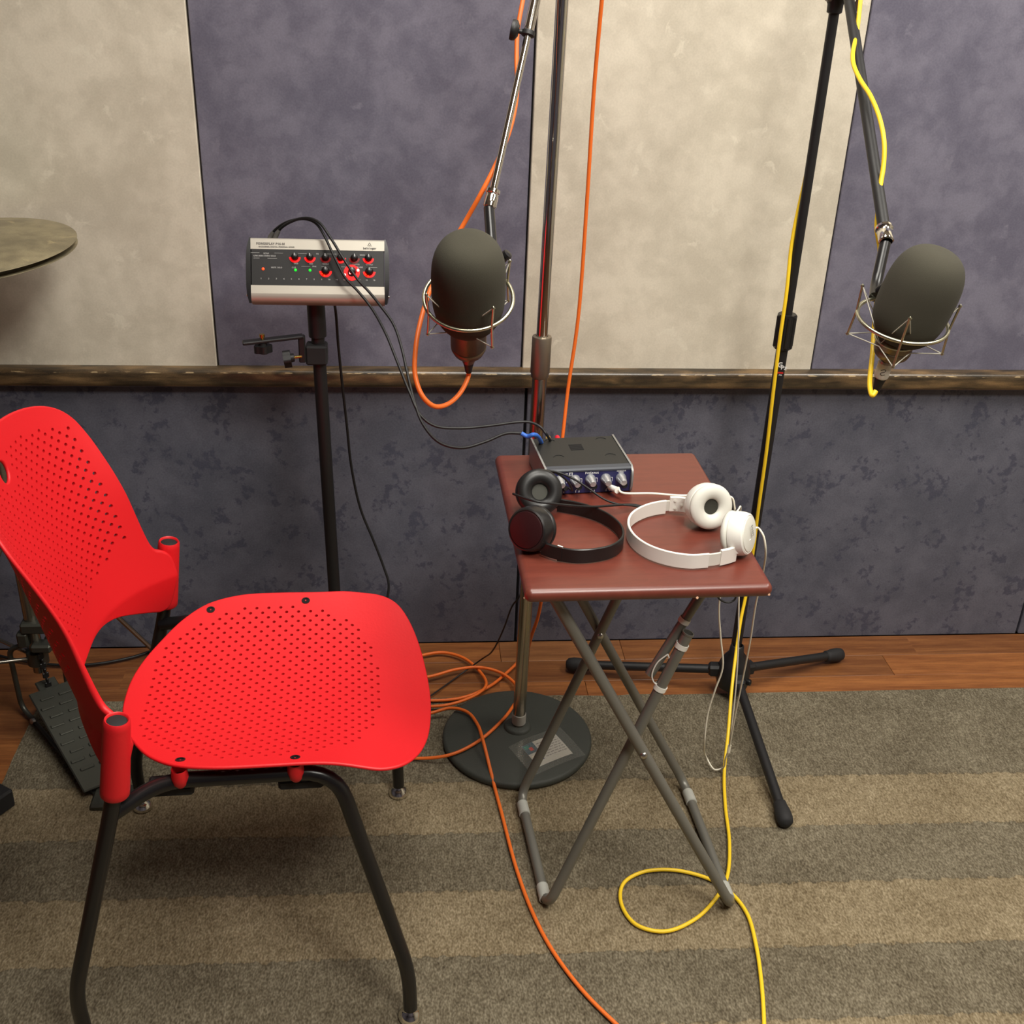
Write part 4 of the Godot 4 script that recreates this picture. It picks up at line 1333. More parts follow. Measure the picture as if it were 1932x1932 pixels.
func monitor_mixer() -> void:
	var at := Vector3(-0.1545, 0.9405, 0.262)
	var t := thing("monitor_mixer", "small silver and black personal mixer with red lit knobs", "mixer", at)
	t.rotation = Vector3(deg_to_rad(-25.0), 0.02, -0.008)
	var s := 0.000905
	var silver := mat(Color8(196, 190, 178), 0.45, 0.6)
	var black := mat(Color8(30, 29, 29), 0.45)
	# body: section in y, z drawn along x
	var turn := Transform3D(Basis(Vector3(0, 0, -1), Vector3(0, 1, 0), Vector3(1, 0, 0)), Vector3.ZERO)
	turn = Transform3D(Basis(Vector3(0, 0, 1), Vector3(0, 1, 0), Vector3(-1, 0, 0)), Vector3.ZERO)
	var hx := 0.1130
	var core := MB.new()
	core.xf = turn
	core.prism(PackedVector2Array([Vector2(-0.001, 0.036), Vector2(-0.001, -0.0235), Vector2(-0.030, -0.040), Vector2(-0.046, -0.036), Vector2(-0.046, 0.050), Vector2(-0.006, 0.050)]), -hx + 0.001, hx - 0.001, 0.9)
	part("body", core, black, t, false)
	var face := MB.new()
	face.box(Vector3(0, 0.0068, -0.0006), Vector3(hx * 2.0 - 0.002, 0.0606, 0.0016), 0.0003)
	part("control_panel", face, black, t, false)
	var up := MB.new()
	up.xf = turn
	up.prism(PackedVector2Array([Vector2(0.0006, 0.0372), Vector2(0.0006, 0.0535), Vector2(-0.001, 0.0555), Vector2(-0.010, 0.0575), Vector2(-0.010, 0.0365)]), -hx, hx, 0.8)
	part("top_strip", up, silver, t, false)
	var lowp := PackedVector2Array([Vector2(-0.020, -0.0238), Vector2(0.0006, -0.0238), Vector2(0.0006, -0.0375)])
	for k in 7:
		var a := deg_to_rad(90.0 * k / 6.0)
		lowp.append(Vector2(-0.0154 + 0.016 * cos(a), -0.0375 - 0.0155 * sin(a)))
	lowp.append(Vector2(-0.030, -0.053))
	var lw := MB.new()
	lw.xf = turn
	lw.prism(lowp, -hx, hx, 0.6)
	part("hand_rest", lw, silver, t, false)
	for sx in [-1.0, 1.0]:
		var cap := MB.new()
		var rim := PackedVector2Array()
		for k in 9:
			var f := k / 8.0
			rim.append(Vector2(0.003 - 0.006 * pow(absf(f - 0.5) * 2.0, 3.0), lerpf(-0.054, 0.0575, f)))
		rim.append(Vector2(-0.050, 0.0575))
		rim.append(Vector2(-0.050, -0.044))
		cap.xf = turn
		var bulge := 0.0080
		cap.prism(rim, -hx * sx, -(hx + bulge) * sx, 0.5)
		for k in cap.v.size():
			if absf(cap.v[k].x) > hx + 0.001:
				cap.v[k].x = sx * (hx + bulge * (1.0 - 0.75 * pow(cap.v[k].y / 0.058, 4.0)))
		part("end_cap", cap, mat(Color8(24, 23, 24), 0.38), t, false)
	# knobs with rings of red light
	var glow := mat(Color8(120, 8, 10), 0.4, 0.0, {"emission_enabled": true, "emission": Color(1.0, 0.02, 0.03), "emission_energy_multiplier": 1.6})
	var hot := mat(Color8(255, 120, 110), 0.4, 0.0, {"emission_enabled": true, "emission": Color(1.0, 0.42, 0.40), "emission_energy_multiplier": 9.0})
	var amber := mat(Color8(200, 60, 20), 0.4, 0.0, {"emission_enabled": true, "emission": Color(1.0, 0.22, 0.06), "emission_energy_multiplier": 2.2})
	var green := mat(Color8(10, 120, 30), 0.4, 0.0, {"emission_enabled": true, "emission": Color(0.05, 0.9, 0.16), "emission_energy_multiplier": 1.6})
	var dim := mat(Color8(90, 10, 12), 0.4, 0.0, {"emission_enabled": true, "emission": Color(0.6, 0.01, 0.02), "emission_energy_multiplier": 0.35})
	var spots := [[558, 486, 1], [586, 486, 1], [615, 486, 0], [643, 486, 1], [669, 486, 0], [695.5, 486, 1], [615, 511, 2], [665, 511, 3], [697, 511, 2]]
	for q in spots:
		var c := Vector3((q[0] - 601.0) * s, -(q[1] - 511.0) * s + 0.0020, 0.0002)
		var big: float = 1.12 if q[2] >= 2 else 1.0
		var k := MB.new()
		k.xf = along(Vector3(0, 0, 1), c)
		k.lathe([Vector2(0.0064 * big, 0.0), Vector2(0.0062 * big, 0.0030), Vector2(0.0052 * big, 0.0050), Vector2(0.0048 * big, 0.0125), Vector2(0.0040 * big, 0.0135), Vector2(0, 0.0136)], 20, 0.5)
		var knob := part("knob", k, mat(Color8(18, 17, 18), 0.45), t, false)
		var line := MB.new()
		line.box(c + Vector3(0.0008 if q[1] < 500 and q[0] > 660 else 0.0, 0.0026, 0.0137), Vector3(0.0008, 0.0044, 0.0006))
		part("pointer", line, M.print, knob, false)
		if q[2] != 3:
			var rg := MB.new()
			rg.xf = along(Vector3(0, 0, 1), c, Vector3.RIGHT)
			rg.lathe([Vector2(0.0064 * big, 0.0008), Vector2(0.0096 * big, 0.0008), Vector2(0.0096 * big, 0.0002)], 20, 0.75, PI * 1.02 - PI, PI * 1.98 - PI)
			var flip: bool = rg.v[5].y > c.y
			if flip:
				rg = MB.new()
				rg.xf = along(Vector3(0, 0, 1), c, Vector3.RIGHT)
				rg.lathe([Vector2(0.0064 * big, 0.0008), Vector2(0.0096 * big, 0.0008), Vector2(0.0096 * big, 0.0002)], 20, 0.75, PI * 1.02, PI * 1.98)
			part("led_ring", rg, [dim, glow, glow][q[2]], t, false)
			if q[2] == 2:
				for w in [[-0.3, 1.0], [-0.8, 0.6]]:
					var ld := MB.new()
					ld.xf = along(Vector3(0, 0, 1), c + Vector3(w[0] * 0.007, -0.0078 * w[1], 0.0009))
					ld.lathe([Vector2(0, -0.0005), Vector2(0.0016, 0.0), Vector2(0.001, 0.0006), Vector2(0, 0.0008)], 10)
					part("led", ld, amber, t, false)
	for q in [[651, 516.5, 0], [661.5, 512.5, 0], [666, 510.5, 0], [676, 507.5, 0], [499, 507, 1], [559, 508, 2], [586, 508, 2]]:
		var ld := MB.new()
		ld.xf = along(Vector3(0, 0, 1), Vector3((q[0] - 601.0) * s, -(q[1] - 511.0) * s, 0.0004 if q[2] > 0 else 0.0052))
		ld.lathe([Vector2(0, -0.0006), Vector2(0.0023, -0.0004), Vector2(0.0023, 0.0006), Vector2(0.0014, 0.0014), Vector2(0, 0.0016)], 12, 0.3)
		part("led", ld, [hot, amber, green][q[2]], t, false)
	var halo := MB.new()
	halo.xf = along(Vector3(0, 0, 1), Vector3((664.0 - 601.0) * s, -0.0005, 0.0003), Vector3.RIGHT)
	halo.lathe([Vector2(0.007, 0.0008), Vector2(0.0135, 0.0008), Vector2(0.0135, 0.0)], 24)
	part("led_ring", halo, glow, t, false)
	# print
	var pale := mat(Color8(168, 168, 166), 0.6)
	for k in 16:
		words(str(k + 1), 0.0026, Transform3D(Basis.IDENTITY, Vector3((495.0 + k * 14.07 - 601.0) * s, -(525.0 - 511.0) * s, 0.0004)), pale, t)
	for q in [[505, 478, "SETUP"], [486.0 + 16.0, 482.5, "LINK MEM STEREO SOLO"], [600, 477, "EQ"], [684, 478, "MAIN"], [560, 496, "BASS"], [588, 496, "MID"], [615, 496, "TREBLE"], [672, 496, "LIMITER"], [697, 496, "OUTPUT"], [594, 501, "PAN"], [678, 501, "VOLUME"], [524, 504, "MUTE  SOLO"], [556, 503.5, "CLIP"]]:
		words(q[2], 0.0021, Transform3D(Basis.IDENTITY, Vector3((q[0] - 601.0) * s, -(q[1] - 511.0) * s, 0.0004)), pale, t)
	var lines := MB.new()
	for q in [[482, 477, 26], [528, 477, 20], [572, 477, 20], [626, 477, 24], [578, 501, 20], [612, 501, 12], [655, 501, 28], [704, 501, 20], [487, 487, 14], [516, 487, 22]]:
		lines.box(Vector3((q[0] - 601.0) * s, -(q[1] - 511.0) * s, 0.0004), Vector3(q[2] * s * 0.8, 0.0005, 0.0003))
	part("panel_lines", lines, pale, t, false)
	var ink := mat(Color8(84, 80, 76), 0.6)
	words("POWERPLAY P16-M", 0.0040, Transform3D(Basis.IDENTITY, Vector3((513.0 - 601.0) * s, 0.0462, 0.0010)), ink, t)
	words("16-CHANNEL DIGITAL PERSONAL MIXER", 0.0022, Transform3D(Basis.IDENTITY, Vector3((524.0 - 601.0) * s, 0.0410, 0.0010)), ink, t)
	words("behringer", 0.0036, Transform3D(Basis.IDENTITY, Vector3((698.0 - 601.0) * s, 0.0412, 0.0010)), ink, t)
	var tri_ := MB.new()
	var cc := Vector3((698.0 - 601.0) * s, 0.0480, 0.0008)
	tri_.tube([cc + Vector3(-0.0036, -0.0026, 0), cc + Vector3(0.0, 0.0034, 0), cc + Vector3(0.0036, -0.0026, 0), cc + Vector3(-0.0036, -0.0026, 0)], 0.0003, 5)
	tri_.ring(cc + Vector3(0, -0.0002, 0), Vector3(0, 0, 1), 0.0016, 0.0003, 14, 5)
	part("emblem", tri_, ink, t, false)
	for sx in [-1.0, 1.0]:
		var screw := MB.new()
		screw.xf = along(Vector3(sx, 0, 0.2), Vector3(sx * (hx + 0.0062), -0.040, -0.006))
		screw.lathe([Vector2(0, 0), Vector2(0.0024, 0), Vector2(0.002, 0.002), Vector2(0, 0.0024)], 10)
		part("screw", screw, M.steel, t, false)

func amplifier() -> void:
	var at := Vector3(0.2790, 0.672, 0.5145)
	var t := thing("headphone_amplifier", "small black headphone amplifier box with blue front and five knobs", "amplifier", at, 0.095)
	var hx := 0.0690
	var d := 0.0635
	var h := 0.045
	var blk := mat(Color8(37, 37, 35), 0.55)
	var body := MB.new()
	body.box(Vector3(0, 0.0235, -0.004), Vector3(hx * 2.0, 0.043, d * 2.0 - 0.014), 0.001)
	part("chassis", body, blk, t, false)
	var strip := MB.new()
	var turn := Transform3D(Basis(Vector3(0, 0, 1), Vector3(0, 1, 0), Vector3(-1, 0, 0)), Vector3.ZERO)
	strip.xf = turn
	strip.prism(PackedVector2Array([Vector2(0.0500, 0.0453), Vector2(0.0605, 0.0446), Vector2(0.0632, 0.0424), Vector2(0.0632, 0.0400), Vector2(0.050, 0.0400)]), -hx, hx, 0.9)
	part("top_bezel", strip, mat(Color8(66, 70, 78), 0.4), t, false)
	var front := MB.new()
	front.box(Vector3(0, 0.0212, 0.0600), Vector3(hx * 2.0, 0.0395, 0.004), 0.0004)
	part("front_panel", front, mat(Color8(38, 40, 88), 0.4), t, false)
	for sx in [-1.0, 1.0]:
		var sd := MB.new()
		sd.xf = turn
		var poly := PackedVector2Array([Vector2(-d, 0.002), Vector2(-d, 0.0462), Vector2(0.058, 0.0462), Vector2(0.0665, 0.040), Vector2(0.0690, 0.030), Vector2(0.0690, 0.014), Vector2(0.0655, 0.004), Vector2(0.062, 0.001)])
		sd.prism(poly, -sx * hx, -sx * (hx + 0.0032), 0.7)
		part("side_cover", sd, mat(Color8(150, 150, 148), 0.42, 0.5), t, false)
	var vent := MB.new()
	for k in 9:
		vent.box(Vector3(-0.003, 0.0453, -0.030 + k * 0.0026), Vector3(0.022, 0.0006, 0.0014))
	part("vent", vent, M.black_matte, t, false)
	for q in [Vector3(-0.042, 0.0452, -0.045), Vector3(0.046, 0.0452, -0.045), Vector3(-0.040, 0.0452, 0.018), Vector3(0.046, 0.0452, 0.020)]:
		var ft := MB.new()
		ft.xf = Transform3D(Basis.IDENTITY, q)
		ft.lathe([Vector2(0.0085, -0.0002), Vector2(0.0085, 0.0005), Vector2(0.0095, 0.0005), Vector2(0.0095, -0.0002)], 20, 0.75, PI * 1.1, PI * 1.9)
		part("embossed_arc", ft, M.black_matte, t, false)
	for k in 4:
		var ft := MB.new()
		ft.xf = Transform3D(Basis.IDENTITY, Vector3(0.05 * (1 if k % 2 == 0 else -1), 0, 0.045 * (1 if k < 2 else -1)))
		ft.lathe([Vector2(0, 0), Vector2(0.006, 0.0), Vector2(0.006, 0.0022), Vector2(0, 0.0022)], 12)
		part("foot", ft, M.black_matte, t, false)
	var silver := mat(Color8(206, 207, 210), 0.3, 0.75)
	for k in 5:
		var c := Vector3(-0.0478 + k * 0.0252, 0.0262, 0.062)
		var kn := MB.new()
		kn.xf = along(Vector3(0, 0, 1), c)
		kn.lathe([Vector2(0.0084, 0.0), Vector2(0.0084, 0.003), Vector2(0.0074, 0.0045), Vector2(0.0068, 0.0115), Vector2(0.0058, 0.0135), Vector2(0.0056, 0.0185), Vector2(0.0046, 0.0205), Vector2(0, 0.0210)], 22, 0.6)
		part("knob", kn, silver, t, false)
	for k in 5:
		var jc := Vector3(-0.0400 + k * 0.0252, 0.0120, 0.0621)
		var j := MB.new()
		j.xf = along(Vector3(0, 0, 1), jc)
		j.lathe([Vector2(0.0030, -0.002), Vector2(0.0030, 0.0006), Vector2(0.0046, 0.0010), Vector2(0.0052, 0.0)], 18)
		j.lathe([Vector2(0.0031, 0.0001), Vector2(0, 0.0001)], 14)
		part("jack", j, M.black_matte, t, false)
		if k < 4:
			var ic := MB.new()
			var b := Vector3(-0.0425 + k * 0.0252, 0.0050, 0.0622)
			var arc := []
			for s in 9:
				var a := PI * s / 8.0
				arc.append(b + Vector3(cos(a) * 0.0030, sin(a) * 0.0034, 0))
			ic.tube(arc, 0.00035, 5)
			for sx in [-1.0, 1.0]:
				ic.box(b + Vector3(sx * 0.0028, -0.0008, 0), Vector3(0.0013, 0.0026, 0.0004))
			part("headphone_symbol", ic, M.print, t, false)
			var br := MB.new()
			var e := Vector3(-0.0478 + k * 0.0252 + 0.0090, 0.0272, 0.0622)
			br.box(e, Vector3(0.0052, 0.0007, 0.0003))
			br.box(e + Vector3(0.0026, -0.0035, 0), Vector3(0.0007, 0.0070, 0.0003))
			part("bracket_mark", br, M.print, t, false)
	var plate := Basis.IDENTITY
	words("PreSonus", 0.0038, Transform3D(plate, Vector3(0.0045, 0.0366, 0.0622)), M.print, t)
	words("HP", 0.0030, Transform3D(plate, Vector3(-0.0372, 0.0364, 0.0622)), M.print, t)
	var sq := MB.new()
	sq.box(Vector3(-0.0300, 0.0362, 0.0621), Vector3(0.0062, 0.0056, 0.0004), 0.0001)
	part("number_box", sq, M.print, t, false)
	words("4", 0.0044, Transform3D(plate, Vector3(-0.0300, 0.0362, 0.0624)), mat(Color8(38, 40, 88), 0.5), t)
	words("MONITOR", 0.0018, Transform3D(plate, Vector3(0.0530, 0.0380, 0.0622)), M.print, t)
	words("LEVEL", 0.0018, Transform3D(plate, Vector3(0.0530, 0.0358, 0.0622)), M.print, t)
	# connectors at the rear: a red plug and the sleeve of a blue one
	for q in [[Vector3(-0.020, 0.026, -0.064), Color8(206, 28, 48)], [Vector3(-0.036, 0.026, -0.064), Color8(200, 170, 90)]]:
		var pl := MB.new()
		pl.xf = along(Vector3(0, 0.35, -1), q[0])
		pl.lathe([Vector2(0, -0.002), Vector2(0.0050, -0.002), Vector2(0.0056, 0.014), Vector2(0.0040, 0.026), Vector2(0, 0.027)], 14)
		part("plug", pl, mat(q[1], 0.4), t, false)

func cup(t: Node3D, c: Vector3, out_: Vector3, r: float, mats: Array, ribs: int) -> void:
	# one ear cup: shell, cushion ring, mesh disc; out_ points away from the ear
	var f := along(out_, c, Vector3.UP)
	var sh := MB.new()
	sh.xf = f
	sh.lathe([Vector2(r * 0.86, -0.004), Vector2(r * 0.96, -0.003), Vector2(r * 0.98, 0.002), Vector2(r * 0.95, 0.012), Vector2(r * 0.90, 0.0175), Vector2(r * 0.84, 0.0190), Vector2(r * 0.80, 0.0186), Vector2(0, 0.0190)], 40, 0.85)
	part("ear_cup", sh, mats[0], t)
	var lid := MB.new()
	lid.xf = f
	lid.lathe([Vector2(r * 0.78, 0.0184), Vector2(r * 0.77, 0.0200), Vector2(r * 0.73, 0.0206), Vector2(0, 0.0210)], 40, 0.6)
	part("cup_plate", lid, mats[1], t)
	var pad := MB.new()
	# the cushion: a fat ring with slight puckers
	var rings := 72
	var tubes := 14
	var first := pad.v.size()
	for i in rings + 1:
		var a := TAU * i / rings
		var d := f.basis.x * cos(a) + f.basis.z * sin(a)
		var pucker := 1.0 + 0.035 * sin(a * ribs) * sin(a * 3.0 + 1.0) + 0.02 * sin(a * ribs * 2.0 + 0.7)
		for s in tubes + 1:
			var b := TAU * s / tubes
			var q := d * (r * 0.66 + cos(b) * r * 0.325 * (0.97 + 0.03 * pucker)) + out_.normalized() * (-0.0085 + sin(b) * 0.0075 * pucker)
			pad.p(c + q, d * cos(b) / (r * 0.325) + out_.normalized() * sin(b) / 0.0075)
	for i in rings:
		for s in tubes:
			var k := first + i * (tubes + 1) + s
			pad.quad(k, k + 1, k + tubes + 2, k + tubes + 1)
	part("ear_cushion", pad, mats[2], t)
	var disc := MB.new()
	disc.xf = f
	disc.lathe([Vector2(0, -0.0085), Vector2(r * 0.42, -0.0080)], 28, 0.2)
	part("speaker_mesh", disc, mats[3], t)

func band(t: Node3D, pts: Array, h: float, th: float, m: Material, called: String, y: float) -> void:
	# a strip on edge that follows a line seen from above
	var line := smooth(pts, 8)
	var b := MB.new()
	var rows := []
	for k in line.size():
		var a: Vector3 = line[maxi(k - 1, 0)]
		var c: Vector3 = line[mini(k + 1, line.size() - 1)]
		var d := (c - a).normalized()
		var s := d.cross(Vector3.UP).normalized()
		var row := []
		var sec := [Vector2(th * 0.5, -h * 0.5 + 0.001), Vector2(th * 0.5, h * 0.5 - 0.001), Vector2(th * 0.25, h * 0.5), Vector2(-th * 0.25, h * 0.5), Vector2(-th * 0.5, h * 0.5 - 0.001), Vector2(-th * 0.5, -h * 0.5 + 0.001), Vector2(-th * 0.25, -h * 0.5), Vector2(th * 0.25, -h * 0.5)]
		for i in 8:
			var q: Vector2 = sec[i]
			var q2: Vector2 = sec[(i + 1) % 8]
			var e := (q2 - q).normalized()
			var nn := s * e.y - Vector3.UP * e.x
			var base: Vector3 = line[k] + Vector3.UP * y
			row.append(b.p(base + s * q.x + Vector3.UP * q.y, nn))
			row.append(b.p(base + s * q2.x + Vector3.UP * q2.y, nn))
		rows.append(row)
	for k in rows.size() - 1:
		for i in 8:
			b.quad(rows[k][i * 2], rows[k][i * 2 + 1], rows[k + 1][i * 2 + 1], rows[k + 1][i * 2])
	for k in [0, rows.size() - 1]:
		var pts2 := []
		for i in 8:
			pts2.append(b.v[rows[k][i * 2]])
		b.face(pts2, (line[0] - line[1]).normalized() if k == 0 else (line[-1] - line[-2]).normalized())
	part(called, b, m, t)

func white_headphones() -> void:
	var t := thing("headphones", "white on-ear headphones lying on the red tabletop", "headphones", Vector3(0.40, 0.672, 0.735), 0.0, "headphones on the table")
	var shine := mat(Color8(240, 238, 230), 0.32)
	var soft := mat(Color8(222, 220, 210), 0.55)
	var dark := mat(Color8(52, 52, 44), 0.9)
	var arm := [Vector3(0.396, 0, 0.6505), Vector3(0.380, 0, 0.6550), Vector3(0.358, 0, 0.667), Vector3(0.335, 0, 0.691), Vector3(0.324, 0, 0.723), Vector3(0.326, 0, 0.758), Vector3(0.341, 0, 0.789), Vector3(0.366, 0, 0.810), Vector3(0.396, 0, 0.820), Vector3(0.424, 0, 0.818)]
	band(t, arm, 0.0235, 0.0036, shine, "headband", 0.6855)
	band(t, [Vector3(0.392, 0, 0.6510), Vector3(0.400, 0, 0.6495), Vector3(0.410, 0, 0.6490)], 0.0185, 0.0026, soft, "slider", 0.6870)
	band(t, [Vector3(0.422, 0, 0.8185), Vector3(0.436, 0, 0.8150), Vector3(0.448, 0, 0.8105)], 0.0205, 0.0028, soft, "slider", 0.6860)
	band(t, [Vector3(0.402, 0, 0.6490), Vector3(0.415, 0, 0.6495), Vector3(0.428, 0, 0.6530)], 0.0255, 0.0050, shine, "hinge", 0.6900)
	band(t, [Vector3(0.442, 0, 0.8130), Vector3(0.456, 0, 0.8075), Vector3(0.468, 0, 0.8010)], 0.0255, 0.0050, shine, "hinge", 0.6870)
	for q in [Vector3(0.410, 0.697, 0.6522), Vector3(0.411, 0.684, 0.6522), Vector3(0.420, 0.690, 0.6535)]:
		var s := MB.new()
		s.xf = along(Vector3(0, 0.1, 1), q)
		s.lathe([Vector2(0.0012, 0.0), Vector2(0.0022, 0.0012), Vector2(0.0, 0.0014)], 10)
		part("hinge_pin", s, soft, t)
	band(t, [Vector3(0.464, 0, 0.8035), Vector3(0.478, 0, 0.7990), Vector3(0.490, 0, 0.7885)], 0.0170, 0.0042, shine, "yoke", 0.6960)
	cup(t, Vector3(0.4515, 0.7085, 0.692), Vector3(-0.20, -0.28, -0.94), 0.0355, [shine, shine, soft, dark], 19)
	cup(t, Vector3(0.474, 0.7060, 0.775), Vector3(0.80, 0.22, 0.56), 0.0335, [shine, soft, soft, dark], 19)
	var n := Vector3(0.80, 0.22, 0.56).normalized()
	# maker's name on the outer plate, reading downwards
	var y := Vector3(0.57, 0.10, -0.82)
	y = (y - n * y.dot(n)).normalized()
	var lt := Transform3D(Basis(y.cross(n), y, n), Vector3(0.474, 0.7060, 0.775) + n * 0.0213 + Vector3(0.002, 0.006, 0) - t.position)
	words("SONY", 0.0052, lt, mat(Color8(140, 138, 132), 0.5), t)
	# lead: from the plug in the amplifier over the edge, a loop below, then a fork to the two cups
	var plug := MB.new()
	plug.tube([Vector3(0.3165, 0.684, 0.571), Vector3(0.3205, 0.685, 0.582)], 0.0030, 12)
	part("plug", plug, mat(Color8(206, 184, 120), 0.3, 0.9), t)
	var col := MB.new()
	col.tube([Vector3(0.3195, 0.685, 0.579), Vector3(0.3285, 0.6885, 0.598)], [0.0046, 0.0054], 14)
	part("plug", col, shine, t)
	var lead := MB.new()
	lead.tube(smooth(WPLUG, 6), 0.0019, 8)
	lead.tube(smooth(WLOOP, 6), 0.0017, 8)
	lead.tube(smooth(WA, 6), 0.0014, 8)
	lead.tube(smooth(WB, 6), 0.0016, 8)
	var fork := WA[0] as Vector3
	lead.tube([fork + Vector3(0, -0.009, 0), fork + Vector3(0.0005, 0.008, 0)], 0.0032, 10)
	part("cable", lead, mat(Color8(238, 232, 214), 0.5), t)

func black_headphones() -> void:
	var t := thing("headphones", "black on-ear headphones with a glossy maroon cup plate", "headphones", Vector3(0.23, 0.672, 0.72), 0.0, "headphones on the table")
	var shell_ := mat(Color8(27, 26, 26), 0.33)
	var plate := mat(Color8(46, 18, 20), 0.38)
	var pad := mat(Color8(26, 25, 25), 0.38)
	var mesh_ := mat(Color8(70, 70, 64), 0.9)
	var arm := [Vector3(0.228, 0, 0.640), Vector3(0.256, 0, 0.652), Vector3(0.284, 0, 0.672), Vector3(0.303, 0, 0.698), Vector3(0.3125, 0, 0.730), Vector3(0.308, 0, 0.763), Vector3(0.290, 0, 0.786), Vector3(0.262, 0, 0.798), Vector3(0.234, 0, 0.800), Vector3(0.210, 0, 0.793)]
	band(t, arm, 0.0225, 0.0036, shell_, "headband", 0.6845)
	band(t, [Vector3(0.214, 0, 0.634), Vector3(0.222, 0, 0.637), Vector3(0.231, 0, 0.641)], 0.0195, 0.0046, shell_, "hinge", 0.6880)
	band(t, [Vector3(0.216, 0, 0.796), Vector3(0.203, 0, 0.789), Vector3(0.189, 0, 0.778)], 0.0215, 0.0050, shell_, "hinge", 0.6860)
	var tip := MB.new()
	tip.tube([Vector3(0.2165, 0.6965, 0.7965), Vector3(0.2095, 0.6975, 0.7935)], 0.0022, 8)
	part("slider_tip", tip, M.steel, t)
	cup(t, Vector3(0.196, 0.7120, 0.650), Vector3(-0.10, -0.46, -0.88), 0.0360, [shell_, shell_, pad, mesh_], 23)
	cup(t, Vector3(0.177, 0.7055, 0.756), Vector3(-0.60, 0.30, 0.74), 0.0345, [shell_, plate, pad, mesh_], 23)
	var n := Vector3(-0.60, 0.30, 0.74).normalized()
	var y := Vector3(0.62, 0.2, 0.35)
	y = (y - n * y.dot(n)).normalized()
	words("SONY", 0.0050, Transform3D(Basis(y.cross(n), y, n), Vector3(0.177, 0.7055, 0.756) + n * 0.0213 + Vector3(0.006, 0.006, 0) - t.position), mat(Color8(120, 96, 96), 0.5), t)
	var plug := MB.new()
	plug.tube([Vector3(0.2425, 0.684, 0.574), Vector3(0.2475, 0.688, 0.590)], 0.0042, 12)
	part("plug", plug, M.black, t)
	var lead := MB.new()
	lead.tube(smooth(BPLUGC, 6), 0.0017, 8)
	lead.tube(smooth(BOVER, 6), 0.0017, 8)
	lead.tube(smooth(BLONG, 6), 0.0019, 8)
	lead.tube(smooth([Vector3(0.490, 0.6745, 0.614), Vector3(0.50, 0.6745, 0.605), Vector3(0.512, 0.675, 0.60), Vector3(0.5195, 0.66, 0.60), Vector3(0.517, 0.55, 0.60), Vector3(0.515, 0.490, 0.60), Vector3(0.524, 0.480, 0.600), Vector3(0.537, 0.477, 0.600), Vector3(0.546, 0.484, 0.600), Vector3(0.540, 0.56, 0.60), Vector3(0.53, 0.65, 0.60)], 6), 0.0017, 8)
	part("cable", lead, M.black, t)

